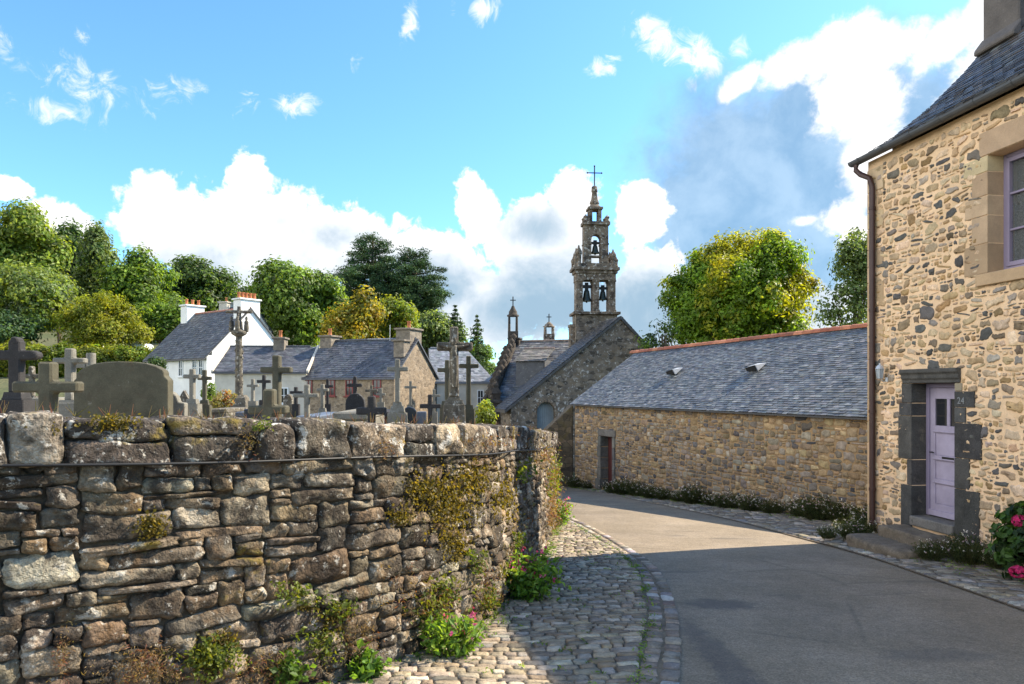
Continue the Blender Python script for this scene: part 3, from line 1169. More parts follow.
# ---------------------------------------------------------------- cobbled pavements
rng = np.random.default_rng(11)
COBB = [(.30, .25, .19), (.25, .21, .16), (.36, .30, .225), (.21, .18, .145), (.29, .235, .165), (.42, .36, .285), (.25, .225, .195), (.18, .148, .112), (.33, .265, .185), (.25, .19, .13)]
COBB2 = COBB + [(.27, .24, .25), (.24, .18, .14), (.46, .43, .38)]


def footX(y):
    return wp.x_of_y(y)


def fr_flat(base):
    return lambda s, o, z: np.c_[s, z, G(z) + base + o]


mb = MB()
ys = np.linspace(2.0, 20.5, 120)
cells = []
y = 3.2
while y < 20.5:
    d = rng.uniform(.075, .125)
    x0, x1 = float(footX(y)) - .02, float(roadL(y)) - .30
    x0 = max(x0, -3.6)
    x = x0
    while x < x1 - .06:
        wd = rng.uniform(.085, .215)
        if x1 - x - wd < .08:
            wd = x1 - x
        cells.append((x, x + wd, y, y + d))
        x += wd
    y += d


def fr_rows(s, o, z):
    zz = z + .05 * np.sin(s * 2.1 + z * .7) + .10 * (s - .5) * .6
    return np.c_[s + .02 * np.sin(z * 3), zz, G(zz) + .024 + o + .010 * np.sin(s * 3 + zz * 2)]


stones(mb, fr_rows, cells, rng, lambda a, b, c, d: pal(COBB, rng, .16) * np.array([1.02, 1.0, .94]), 0, .007, .007, .006, 7, 6, 9, .03, wob=.10, tilt=.05, edge=.93)
# kerb: two rows laid along the edge
kp = Path([q for q in roadL_pts if -1 <= q[1] <= 20], .05)


def fr_kerb(s, o, z):
    x, yy, tx, ty = kp.at(s)
    return np.c_[x - ty * z, yy + tx * z, G(yy) + .012 + o]


cells = []
for r in (0, 1):
    s = kp.s_of_y(2.4)
    while s < kp.L - .3:
        wd = rng.uniform(.13, .27) if r == 0 else rng.uniform(.10, .2)
        cells.append((s, s + wd, .01 + .15 * r, .15 + .15 * r))
        s += wd
stones(mb, fr_kerb, cells, rng, lambda a, b, c, d: pal(COBB2, rng, .15), 0, .008, .012, .003, 6, 5, 8, .05, wob=.09, tilt=.03, edge=.91)
V, Fc = [], []
for y in ys:
    V += [(max(float(footX(y)) - .2, -4.5), y, float(G(y)) + .012), (float(roadL(y)) - .02, y, float(G(y)) + .012)]
for j in range(len(ys) - 1):
    Fc.append((2 * j, 2 * j + 1, 2 * j + 3, 2 * j + 2))
mb.add(V, Fc, (1, 1, 1), 1)
tag(mb.build('cobbled_pavement', [M['cobble'], M['joint']]), kind='structure')

HF = Frame((6.07, 12.27), (.147, -.989))
HF.n = -np.array([.989, .147, 0])            # outwards, over the lane
BF = Frame((7.17, 14.5), (-.359, .933))


def wallX(y):
    y = np.asarray(y, float)
    return np.where(y < 12.5, 7.89 - .1486 * y, 7.17 - .385 * (y - 14.5))


mb = MB()
cells = []
y = 3.0
while y < 28.2:
    d = rng.uniform(.10, .17)
    x0, x1 = float(roadR(y)) + .02, float(wallX(y)) + .04
    x = x0
    while x < x1 - .06:
        wd = rng.uniform(.13, .33)
        if x1 - x - wd < .1:
            wd = x1 - x
        cells.append((x, x + wd, y, y + d))
        x += wd
    y += d


def fr_rows2(s, o, z):
    zz = z - (s - 5) * .25 + .03 * np.sin(s * 2.6 + z)
    return np.c_[s, zz, G(zz) + .014 + o + .010 * np.sin(s * 2 + zz * 1.3)]


COBR = [(.24, .22, .19), (.19, .175, .15), (.28, .25, .21), (.16, .15, .13), (.21, .18, .135), (.30, .28, .25), (.2, .2, .205)]
stones(mb, fr_rows2, cells, rng, lambda a, b, c, d: pal(COBR, rng, .18) * np.array([1.04, 1.0, .92]), 0, .014, .013, .005, 6, 5, 5, .03, wob=.17, tilt=.08, edge=.9)
V, Fc = [], []
ys = np.linspace(2, 28.5, 160)
for y in ys:
    V += [(float(roadR(y)) - .01, y, float(G(y)) + .004), (float(wallX(y)) + .3, y, float(G(y)) + .012)]
for j in range(len(ys) - 1):
    Fc.append((2 * j, 2 * j + 1, 2 * j + 3, 2 * j + 2))
mb.add(V, Fc, (1, 1, 1), 1)
tag(mb.build('cobbled_verge', [M['cobble'], M['joint']]), kind='structure')

# ---------------------------------------------------------------- the graveyard wall
rng = np.random.default_rng(23)
WH = 1.52


def fr_wall(s, o, z):
    x, yy, tx, ty = wp.at(s)
    zb = G(yy) - .03
    zt = wall_top(yy) - .24
    k = zb + (zt - zb) * np.asarray(z) / WH
    lean = .04 * (1 - np.asarray(z) / WH)
    return np.c_[x + ty * (o + lean), yy - tx * (o + lean), k]


s_end = wp.s_of_y(19)
wall = thing('graveyard_wall', 'long curved mossy rubble stone wall with capstones in front of the graves', 'wall', (-1.43, 4.8, float(G(4.8))))
STN = [(.185, .148, .10), (.145, .112, .075), (.24, .195, .135), (.28, .23, .165), (.19, .135, .08), (.12, .10, .075), (.32, .27, .20), (.22, .16, .095), (.165, .14, .105)]
cells = pack(s_end, WH, (.13, .56), (.05, .19), rng, .02)
s_b = wp.s_of_y(7.0)


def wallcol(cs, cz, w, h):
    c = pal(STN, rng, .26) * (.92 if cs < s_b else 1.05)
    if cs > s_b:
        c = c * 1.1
    return c


mb = MB()
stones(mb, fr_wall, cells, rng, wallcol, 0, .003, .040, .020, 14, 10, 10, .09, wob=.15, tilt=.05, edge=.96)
ss = np.arange(0, wp.L, .1)
fa = fr_wall(ss, -.022 * np.ones(len(ss)), np.zeros(len(ss)) - .3)
fb = fr_wall(ss, -.022 * np.ones(len(ss)), np.full(len(ss), WH + .16))
bb = fr_wall(ss, -.46 * np.ones(len(ss)), np.full(len(ss), WH + .16))
ba = fr_wall(ss, -.46 * np.ones(len(ss)), np.zeros(len(ss)) - .3)
n = len(ss)
Vv = np.vstack([fa, fb, bb, ba])
q = []
for i in range(n - 1):
    for a in range(3):
        q.append((a * n + i, a * n + i + 1, (a + 1) * n + i + 1, (a + 1) * n + i))
mb.add(Vv, q, (1, 1, 1), 1)
mb.build('stonework', [M['wall_stone'], M['wall_gap']], wall)
# capstones
mb = MB()
s = 0.05
CAP = [(.17, .135, .10), (.13, .105, .078), (.21, .17, .125), (.27, .215, .145), (.14, .115, .09), (.10, .085, .067)]
while s < s_end + 8:
    w_ = rng.uniform(.20, .58)
    x, yy, tx, ty = [float(v[0]) for v in wp.at(s + w_ / 2)]
    zt = float(wall_top(yy)) + rng.uniform(-.02, .015)
    ax = np.array([(tx, ty, -.07 * ty), (ty, -tx, 0), (0, 0, 1)])
    ax[0] /= np.linalg.norm(ax[0])
    split = rng.random() < .4
    h = .265
    if split:
        h1 = rng.uniform(.10, .15)
        for za, zb in ((zt - h, zt - h1 - .005), (zt - h1, zt)):
            half = (w_ / 2 - .006, .25, (zb - za) / 2)
            ce = np.array([x, yy, (za + zb) / 2]) + ax[1] * (-.20 + rng.uniform(-.015, .02))
            round_block(mb, ce, ax, half, rng, 12, 11, .024, pal(CAP, rng, .2), 0, 8)
    else:
        half = (w_ / 2 - .002, .255, h / 2)
        ce = np.array([x, yy, zt - h / 2]) + ax[1] * (-.20 + rng.uniform(-.015, .025))
        round_block(mb, ce, ax, half, rng, 14, 11, .030, pal(CAP, rng, .2), 0, 7)
    s += w_
mb.build('capstones', M['cap_stone'], wall)
# cable clipped under the capstones
mb = MB()
ss = np.arange(.2, wp.s_of_y(13.0), .15)
pts = fr_wall(ss, .075 + .004 * np.sin(ss * 4), np.full(len(ss), WH - .02) + .006 * np.sin(ss * 2.2))
mb.tube(list(pts), .009, 6)
tag(mb.build('cable', M['black']), 'black cable running along the rubble wall just under its capstones', 'cable')

# ---------------------------------------------------------------- the house on the right
rng = np.random.default_rng(31)
house = thing('stone_house', 'tall house of ochre pointed stone with slate roof and lavender door', 'house', (6.07, 12.27, -2.6))
ZS, ZL = -1.953, .09                     # door sill, lintel
D0, D1 = 1.08, 1.97                      # door opening
W0, W1, WZ0, WZ1 = 2.55, 3.62, 1.57, 3.17
ZB, ZE, HL, HD = -3.0, 3.86, 9.4, 6.8
mb = MB()
for a, b_, c, d in ((0, D0, ZB, ZL), (D0, D1, ZB, ZS - .16), (D1, HL, ZB, ZL), (0, W0, ZL, WZ1), (W0, W1, ZL, WZ0), (W1, HL, ZL, WZ1), (0, HL, WZ1, ZE)):
    mb.box(HF, a, b_, -.45, 0, c, d, (1, 1, 1), 1)
# gable wall to the ridge, back wall, far gable
gp = [(-.45, ZB), (-HD, ZB), (-HD, 3.7), (-3.4, 7.05), (-1.9, 5.38), (-1.25, 4.76), (-.55, 4.20), (-.45, 4.13)]
for sa in (0.0, HL - .45):
    mb.prism(gp, lambda a, b, d, sa=sa: HF(sa + d, a, b), 0, .45, (1, 1, 1), 2)
mb.box(HF, .45, HL - .45, -HD, -HD + .4, ZB, 3.9, (1, 1, 1), 2)
HS = [(.15, .13, .105), (.095, .09, .08), (.22, .17, .12), (.28, .21, .13), (.19, .14, .09), (.24, .21, .17), (.34, .22, .10), (.11, .105, .098), (.38, .28, .17), (.46, .33, .19), (.42, .28, .14), (.50, .37, .225), (.34, .28, .215), (.44, .33, .21), (.52, .38, .23), (.48, .34, .19), (.56, .42, .27), (.58, .43, .28), (.54, .40, .25), (.50, .37, .23), (.60, .45, .30), (.40, .27, .15), (.47, .36, .24)]
cells = [(a, b, c - 2.75, d - 2.75) for a, b, c, d in pack(6.4, 6.5, (.06, .36), (.045, .20), rng, .015, .05)]
skip = [(D0 - .1, D1 + .1, -3, ZL + .1), (W0 - .05, W1 + .05, WZ0 - .05, WZ1 + .05), (W0 - .12, W1 + .3, WZ1, WZ1 + .33), (.88, 2.07, ZL - .02, .3), (-1, .08, -3, 4)]
stones(mb, lambda s, o, z: HF.arr(s, o, z), cells, rng, lambda a, b, c, d: pal(HS, rng, .16), 0, .014, .020, .007, 10, 9, 4.6, .02, skip, .38, .26, .16)
mb.build('wall', [M['house_stone'], M['house_mortar'], M['gable_mortar']], house)


def quoins(fr, items, mat, name, parent, cols, rng, bev=.010):
    b = MB()
    for (s0, s1, o0, o1, z0, z1) in items:
        b.box(fr, s0, s1, o0, o1, z0 + .003, z1 - .003, pal(cols, rng, .10))
    return b.build(name, mat, parent, bev, 2)


QC = [(.46, .325, .19), (.40, .285, .17), (.48, .35, .215), (.42, .30, .185)]
items = []
z = -2.6
k = 0
while z < 3.7:
    h = rng.uniform(.26, .42)
    items.append((-.012, .22 if k % 2 else .40, -.36 if k % 2 else -.2, .014, z, min(z + h, 3.84)))
    z += h
    k += 1
quoins(HF, items, M['quoin'], 'corner_stones', house, QC, rng)
items = []
zz = [WZ0 + .0, 1.98, 2.36, 2.63, 2.95, WZ1]
for k in range(5):
    items.append((W0 - (.42 if k % 2 == 0 else .27) + rng.uniform(-.03, .03), W0 + .003, -.3, .014, zz[k], zz[k + 1]))
    items.append((W1 - .003, W1 + (.42 if k % 2 == 0 else .27), -.3, .014, zz[k], zz[k + 1]))
items.append((W0 - .14, W1 + .3, -.3, .016, WZ1, WZ1 + .33))
quoins(HF, items, M['quoin'], 'window_surround', house, QC, rng)
quoins(HF, [(W0 - .16, W1 + .25, -.32, .06, WZ0 - .17, WZ0 - .002)], M['quoin'], 'window_sill', house, QC, rng, .012)
DG = [(.060, .058, .053), (.072, .069, .062), (.052, .051, .048)]
items = []
for (a, z0, z1) in ((.84, -2.16, -1.50), (.98, -1.50, -1.10), (.78, -1.10, -.42), (.80, -.42, -.02 - .2), (.86, -.22, ZL - .002)):
    items.append((a, D0 + .003, -.27, .022, z0, z1))
quoins(HF, items, M['dark_granite'], 'door_jamb', house, DG, rng)
items = []
for (b_, z0, z1) in ((2.42, -2.30, -1.42), (2.24, -1.42, -.98), (2.45, -.98, -.48), (2.17, -.48, -.06 - .2)):
    items.append((D1 - .003, b_, -.27, .022, z0, z1))
items.append((D1 - .003, 2.33, -.27, .022, -.26, -.03))
quoins(HF, items, M['dark_granite'], 'door_jamb', house, DG, rng)
quoins(HF, [(D1 - .003, 2.1, -.27, .018, -.03, ZL - .002)], M['quoin'], 'jamb_top', house, [(.33, .27, .19)], rng)
mb = MB()
prof = [(-.27, ZL), (.03, ZL), (.03, ZL + .05), (.055, ZL + .07), (.055, ZL + .13), (.085, ZL + .16), (.085, ZL + .215), (-.27, ZL + .215)]
mb.prism(prof, lambda a, b, d: HF(d, a, b), .88, 2.07, DG[1])
mb.build('door_lintel', M['dark_granite'], house, .008)
quoins(HF, [(D0 - .0, D1, -.40, .06, ZS - .16, ZS - .004)], M['dark_granite'], 'threshold', house, [(.17, .16, .14)], rng, .02)
# door
dr = MB()
o0 = -.25
dr.box(HF, D0 + .003, D0 + .07, o0 - .05, o0 + .02, ZS, ZL - .002)
dr.box(HF, D1 - .07, D1 - .003, o0 - .05, o0 + .02, ZS, ZL - .002)
dr.box(HF, D0 + .07, D1 - .07, o0 - .05, o0 + .02, ZL - .07, ZL - .002)
dfr = dr.build('door_frame', M['lavender_dark'], house, .004)
a, b_ = D0 + .073, D1 - .073
dr = MB()
# stiles, rails and sunk panels
dz = [ZS + .01, ZS + .20, ZS + .50, ZS + .58, ZS + .86, ZS + .94, ZS + 1.28, ZS + 1.345, ZS + 1.43, ZL - .24, ZL - .075]
dr.box(HF, a, a + .10, o0 - .045, o0, dz[0], dz[-1])
dr.box(HF, b_ - .10, b_, o0 - .045, o0, dz[0], dz[-1])
mid = (a + b_) / 2
for z0, z1 in ((dz[0], dz[1]), (dz[2], dz[3]), (dz[4], dz[5]), (dz[6], dz[7] + .05), (dz[9], dz[10])):
    dr.box(HF, a + .1, b_ - .1, o0 - .045, o0, z0, z1)
for z0, z1 in ((dz[1], dz[2]), (dz[3], dz[4]), (dz[5], dz[6])):
    dr.box(HF, a + .1, b_ - .1, o0 - .045, o0 - .018, z0, z1)
dr.box(HF, mid - .03, mid + .03, o0 - .045, o0, dz[7] + .05, dz[9])
dr.box(HF, a - .0, b_, o0 + .001, o0 + .035, ZS + .012, ZS + .10)
for z0 in (dz[2], dz[4], dz[6]):
    dr.box(HF, a + .06, b_ - .06, o0 + .001, o0 + .016, z0 + .012, z0 + .035)
door = dr.build('door', M['lavender'], house, .005)
dr = MB()
dr.box(HF, a + .1, mid - .03, o0 - .04, o0 - .022, dz[7] + .05, dz[9])
dr.box(HF, mid + .03, b_ - .1, o0 - .04, o0 - .022, dz[7] + .05, dz[9])
dr.build('door_pane', M['glass'], door)
dr = MB()
zl = ZS + .90
dr.box(HF, mid - .12, mid + .12, o0 + .001, o0 + .010, zl - .028, zl + .028)
dr.build('letter_slot', M['iron'], door, .003)
dr = MB()
dr.tube([HF(a + .05, o0, ZS + .98), HF(a + .05, o0 + .05, ZS + .98), HF(a + .14, o0 + .055, ZS + .98)], .009, 6)
dr.build('handle', M['iron'], door)
# number cut in the right jamb
fc = bpy.data.curves.new('number', 'FONT')
fc.body = '24'
fc.size = .135
fc.extrude = .0015
fo = bpy.data.objects.new('house_number', fc)
COL.objects.link(fo)
bpy.context.view_layer.update()
me = bpy.data.meshes.new_from_object(fo)
bpy.data.objects.remove(fo)
no = bpy.data.objects.new('house_number', me)
me.materials.clear()
M['number'] = plain_mat('pale_number_paint', (.22, .23, .23), .8)
me.materials.append(M['number'])
COL.objects.link(no)
xa = -(-HF.s)   # reading direction: along s, towards the eye
mat4 = Matrix((( *[0.0] * 3, 0),) * 4)
org = HF(2.03, .0275, -.21)
sx, up, nn = Vector(HF.s), Vector((0, 0, 1)), Vector(HF.n)
no.parent = house
mw = Matrix(((sx.x, up.x, nn.x, org[0]), (sx.y, up.y, nn.y, org[1]), (sx.z, up.z, nn.z, org[2]), (0, 0, 0, 1)))
no.matrix_world = mw
bpy.context.view_layer.update()
no.matrix_parent_inverse = Matrix.Identity(4)
no.matrix_basis = Matrix.Translation(-Vector(house.location)) @ mw
# window
wn = MB()
o1 = -.24
f = .055
wn.box(HF, W0 + .003, W0 + f, o1 - .06, o1 + .01, WZ0, WZ1 - .002)
wn.box(HF, W1 - f, W1 - .003, o1 - .06, o1 + .01, WZ0, WZ1 - .002)
wn.box(HF, W0 + f, W1 - f, o1 - .06, o1 + .01, WZ1 - f, WZ1 - .002)
wn.box(HF, W0 + f, W1 - f, o1 - .06, o1 + .01, WZ0, WZ0 + f + .02)
win = wn.build('window', M['lavender_dark'], house, .004)
wm = (W0 + W1) / 2
sh = MB()
for x0, x1 in ((W0 + f + .004, wm - .004), (wm + .004, W1 - f - .004)):
    z0, z1 = WZ0 + f + .024, WZ1 - f - .004
    sh.box(HF, x0, x0 + .05, o1 - .05, o1 + .02, z0, z1)
    sh.box(HF, x1 - .05, x1, o1 - .05, o1 + .02, z0, z1)
    sh.box(HF, x0 + .05, x1 - .05, o1 - .05, o1 + .02, z0, z0 + .06)
    sh.box(HF, x0 + .05, x1 - .05, o1 - .05, o1 + .02, z1 - .06, z1)
    for t in (1 / 3, 2 / 3):
        zm = z0 + (z1 - z0) * t
        sh.box(HF, x0 + .05, x1 - .05, o1 - .04, o1 + .01, zm - .015, zm + .015)
sh.build('sash', M['lavender_dark'], win, .004)
pn = MB()
pn.box(HF, W0 + .05, W1 - .05, o1 - .034, o1 - .030, WZ0 + .06, WZ1 - .05)
g, Tn, bs = newmat('clear_window_glass')
bs.inputs['Base Color'].default_value = (.9, .95, .95, 1)
bs.inputs['Roughness'].default_value = .03
bs.inputs['Transmission Weight'].default_value = .9
bs.inputs['IOR'].default_value = 1.1
M['clear'] = g
pn.build('pane', M['clear'], win)
pn = MB()
N_ = 60
V, Fc = [], []
for i in range(N_ + 1):
    s = W0 + .07 + (W1 - W0 - .14) * i / N_
    for z in (WZ0 + .08, WZ0 + .92 + .02 * math.cos(i * .9)):
        V.append(HF(s, o1 - .10 + .018 * math.sin(i * 1.1), z))
for i in range(N_):
    Fc.append((2 * i, 2 * i + 2, 2 * i + 3, 2 * i + 1))
pn.add(V, Fc, (1, 1, 1), 0, True)
pn.build('curtain', M['lace'], win)
pn = MB()
M['room'] = plain_mat('room_lining', (.16, .10, .07), .9, .1, 0, .4, 3)
pn.box(HF, W0 - .3, W1 + .3, -1.6, -1.5, WZ0 - .3, WZ1 + .3)
pn.box(HF, W0 - .3, W1 + .3, -1.5, -.46, WZ1 + .2, WZ1 + .3)
pn.build('room_lining', M['room'], win)
# roof: bell-cast section
SLT = [(.075, .08, .09), (.060, .064, .072), (.095, .10, .108), (.07, .068, .066), (.11, .112, .112), (.055, .058, .066), (.09, .075, .06)]
rf = MB()
prof = [(.13, 3.93), (-.55, 4.36), (-1.25, 4.92), (-1.9, 5.55), (-3.4, 7.25)]
for (p0, q0), (p1, q1) in zip(prof[:-1], prof[1:]):
    slates(rf, HF(-.09, p0, q0), HF(HL + .1, p0, q0), HF(HL + .1, p1, q1), HF(-.09, p1, q1), (.19, .11), rng, SLT, 0, .013, .010, .25)
poly = [(o, z - .012) for o, z in prof] + [(-HD - .3, 3.75), (-HD - .3, 3.62)] + [(o, z - .10) for o, z in prof[::-1]]
rf.prism(poly, lambda a, b, d: HF(d, a, b), -.08, HL + .09, (.06, .055, .05), 0)
roof = rf.build('roof', M['slate'], house)
ch = MB()
c0, c1 = -.04, .72
poly = [(-2.22, 5.7), (-2.22, 8.9), (-4.5, 8.9), (-4.5, 5.7)]
ch.prism(poly, lambda a, b, d: HF(d, a, b), c0, c1, (1, 1, 1))
ch.prism([(-2.12, 8.9), (-2.12, 9.12), (-4.6, 9.12), (-4.6, 8.9)], lambda a, b, d: HF(d, a, b), c0 - .1, c1 + .1)
ch.prism([(-2.05, 5.82), (-2.05, 5.90), (-2.22, 6.12), (-2.22, 5.82)], lambda a, b, d: HF(d, a, b), c0 - .02, c1 + .06)
chm = ch.build('chimney', M['concrete'], house, .02)
gt = MB()
n_ = 9
V, Fc = [], []
for i, s in enumerate((-.20, HL + .15)):
    for k in range(n_):
        th = math.pi * k / (n_ - 1)
        V.append(HF(s, .175 + .075 * math.cos(th), 3.90 - .075 * math.sin(th)))
    for k in range(n_):
        th = math.pi * k / (n_ - 1)
        V.append(HF(s, .175 + .068 * math.cos(th), 3.902 - .066 * math.sin(th)))
for k in range(n_ - 1):
    Fc += [(k, k + 1, 2 * n_ + k + 1, 2 * n_ + k), (n_ + k, 3 * n_ + k, 3 * n_ + k + 1, n_ + k + 1)]
for i in (0, 2 * n_):
    Fc.append(tuple([i + k for k in range(n_)]))
Fc += [(0, 2 * n_, 3 * n_, n_), (n_ - 1, 2 * n_ - 1, 4 * n_ - 1, 3 * n_ - 1)]
gt.add(V, Fc, (1, 1, 1))
s = .05
while s < HL:
    for k in range(8):
        th0, th1 = math.pi * k / 8, math.pi * (k + 1) / 8
        V = [HF(s + e, .175 + r_ * math.cos(t_), 3.903 - r_ * math.sin(t_)) for e in (0, .035) for t_, r_ in ((th0, .083), (th1, .083))]
        gt.add(V, [(0, 1, 3, 2)], (1, 1, 1))
    s += .62
gut = gt.build('gutter', M['zinc'], house)
dp = MB()
sp = .21
dp.tube([HF(-.08, .17, 3.83), HF(-.08, .17, 3.74), HF(.02, .15, 3.64), HF(.17, .09, 3.54), HF(sp, .075, 3.38), HF(sp, .072, 1.2), HF(sp, .072, -1.0), HF(sp, .072, -2.35)], .046, 10)
for z in (3.0, 1.3, -.4, -1.7):
    dp.tube([HF(sp, .072, z), HF(sp, .072, z + .05)], .056, 10)
dp.build('downpipe', M['brown_pipe'], house)
# wall lantern
ls, lz = .50, .22
lan = thing('wall_lantern', 'small grey lantern on a bracket beside the brown downpipe', 'lantern', HF(ls, 0, lz))
b = MB()
b.lathe(HF(ls, .012, lz - .10), [(.03, 0), (.03, .07)], 8)
b.tube([HF(ls, .0, lz - .07), HF(ls, .07, lz - .10), HF(ls, .13, lz - .06)], .009, 6)
b.build('bracket', M['tin'], lan)
b = MB()
c = HF(ls, .14, lz - .06)
b.lathe(c, [(.03, 0), (.045, .015)], 6)
b.lathe(c, [(.075, .17), (.05, .215), (.02, .235), (.012, .26)], 6)
for k in range(6):
    th = math.pi / 3 * k
    b.tube([c + np.array([.045 * math.cos(th), .045 * math.sin(th), .01]), c + np.array([.066 * math.cos(th), .066 * math.sin(th), .17])], .005, 4)
b.build('lantern_frame', M['tin'], lan)
b = MB()
b.lathe(c, [(.040, .016), (.060, .168)], 6)
b.build('lantern_glass', M['lamp_glass'], lan)
# steps
st = thing('stone_steps', 'two worn granite steps below the lavender door', 'steps', HF(1.3, .3, -2.5))
for (s0, s1, o1_, z0, z1) in ((.82, 1.98, .42, -2.45, -2.13), (.62, 2.02, .86, -2.7, -2.30)):
    b = MB()
    ax = np.array([HF.s, HF.n, (0, 0, 1)])
    z0_ = z0
    round_block(b, HF((s0 + s1) / 2, o1_ / 2 + .02, (z0_ + z1) / 2), ax, ((s1 - s0) / 2, o1_ / 2, (z1 - z0_) / 2), rng, 16, 10, .020, (.15, .12, .085), 0, 6)
    b.build('step', M['barn_stone'], st)

# ---------------------------------------------------------------- the barn
rng = np.random.default_rng(41)
barn = thing('stone_barn', 'long low stone barn with slate roof and red ridge tiles along the lane', 'barn', (7.17, 14.5, float(G(14.5))))
B0, B1, BE = -1.95, 13.39, -.56
bd0, bd1 = None, None


def s_on(fr, px):
    """distance along a wall at which it is seen in picture column px"""
    k = (px - 512) / F
    return (k * fr.o[1] - fr.o[0]) / (fr.s[0] - k * fr.s[1])


bd0, bd1 = s_on(BF, 613), s_on(BF, 601.5)
pd = BF((bd0 + bd1) / 2, 0, 0)
bz1 = -(436.5 - HZ) / F * pd[1]
bz0 = float(G(pd[1])) + .10
mb = MB()
for a, b_, c, d in ((B0, bd0, -4.2, BE), (bd1, B1, -4.2, BE), (bd0, bd1, bz1, BE), (bd0, bd1, -4.2, bz0)):
    mb.box(BF, a, b_, -.5, 0, c, d, (1, 1, 1), 1)
BST = [(.27, .19, .105), (.33, .235, .125), (.21, .155, .10), (.24, .20, .15), (.17, .14, .115), (.36, .27, .155), (.20, .15, .085), (.12, .11, .105), (.29, .25, .19)]
BGR = [(.20, .165, .125), (.165, .135, .105), (.24, .205, .16), (.13, .11, .09), (.27, .20, .12), (.19, .16, .13)]


def barncol(cs, cz, w, h):
    n_ = vnoise([[cs * .55, cz * .8, 3.3]], 4)[0]
    warm = (cs > 10.6) or (7.3 < cs < 9.2) or n_ > -.15
    c_ = pal(BST if warm and rng.random() < .85 else BGR, rng, .17)
    if w < .4 and h < .4 and rng.random() < .025:
        c_ = np.array([.055, .055, .058])
    return c_


cells = [(a + B0, b + B0, c - 4.0, d - 4.0) for a, b, c, d in pack(B1 - B0 - .02, 3.42, (.09, .42), (.06, .22), rng, .015, .05)]
stones(mb, lambda s, o, z: BF.arr(s, o, z), cells, rng, barncol, 0, .012, .022, .008, 8, 7, 5, .02, [(bd0 - .1, bd1 + .1, -5, bz1 + .12)], .12, .22, .06)
# gables and back wall
RW, RF, RN = 3.4, -4.0, 1.51
ridge_far = np.array([5.07, 29.42, 1.51])
rs_far = float(np.dot(ridge_far - BF.o, BF.s))
rw_far = -float(np.dot(ridge_far - BF.o, BF.n))


def ridge(s):
    return BF(s, -rw_far, 1.51 + .011 * (rs_far - s))


back_far = BF(rs_far + 1.2, -2 * rw_far, 0)
V = [BF(B1 - .01, -.5, -4.4), BF(B1 - .01, -.5, BE + .2), ridge(rs_far - .05) - np.array([0, 0, .15]), back_far + np.array([0, 0, -.8]), back_far + np.array([0, 0, -4.6])]
mb.add(V, [(0, 1, 2, 3, 4)], (1, 1, 1), 2)
V = [BF(B0 + .02, -.5, -3.4), BF(B0 + .02, -.5, BE + .2), ridge(B0 + .02) - np.array([0, 0, .15]), BF(B0 + .02, -2 * rw_far, -.8), BF(B0 + .02, -2 * rw_far, -3.4)]
mb.add(V, [(0, 1, 2, 3, 4)], (1, 1, 1), 2)
mb.box(BF, B0, rs_far + 1.1, -2 * rw_far, -2 * rw_far + .4, -4.4, -.8, (1, 1, 1), 2)
mb.build('wall', [M['barn_stone'], M['barn_mortar'], M['gable_mortar']], barn)
SLB = [(.105, .112, .116), (.085, .091, .097), (.128, .135, .138), (.093, .096, .098), (.15, .154, .153), (.072, .078, .085), (.115, .113, .106), (.17, .172, .168)]
rf = MB()
ov = .20
sl = (1.51 - BE) / rw_far
A_, B_ = BF(B0, ov, BE + .03 - ov * sl * .3), BF(B1 + .06, ov, BE + .03 - ov * sl * .3)
Cc, Dd = ridge(rs_far), ridge(B0)
slates(rf, A_, B_, Cc, Dd, (.18, .105), rng, SLB, 0, .014, .012, .13)
dn = np.array([0, 0, -.015])
dn2 = np.array([0, 0, -.05])
rf.add([A_ + dn, B_ + dn, Cc + dn, Dd + dn, A_ + dn2, B_ + dn2, Cc + dn2, Dd + dn2], [(0, 1, 2, 3), (4, 5, 6, 7), (0, 4, 5, 1), (1, 5, 6, 2), (0, 4, 7, 3)], (.05, .048, .045), 0)
bk0, bk1 = BF(B0, -2 * rw_far - .2, -.75), back_far + np.array([0, 0, -.75])
rf.add([Dd + dn, Cc + dn, bk1, bk0, Dd + dn2, Cc + dn2, bk1 + dn2, bk0 + dn2], [(0, 1, 2, 3), (4, 5, 6, 7), (2, 3, 7, 6), (1, 2, 6, 5)], (.07, .075, .085), 0)
broof = rf.build('roof', M['slate'], barn)
rt = MB()
s = B0
while s < rs_far + .05:
    a, b_ = ridge(s), ridge(s + .36)
    V, Fc = [], []
    c_ = pal([(.34, .125, .07), (.29, .10, .06), (.40, .16, .09), (.24, .095, .06)], rng, .12)
    for j, (p, r_) in enumerate(((a, .115), (b_, .13))):
        for k in range(8):
            th = math.pi * k / 7
            V.append(p + BF.n * r_ * 1.15 * math.cos(th) + np.array([0, 0, r_ * 1.0 * math.sin(th) - .045]))
    for k in range(7):
        Fc.append((k, k + 1, 8 + k + 1, 8 + k))
    Fc += [tuple(range(8)), tuple(range(8, 16))]
    rt.add(V, Fc, c_, 0)
    s += .345
rt.build('ridge_tiles', M['ridge_red'], broof)
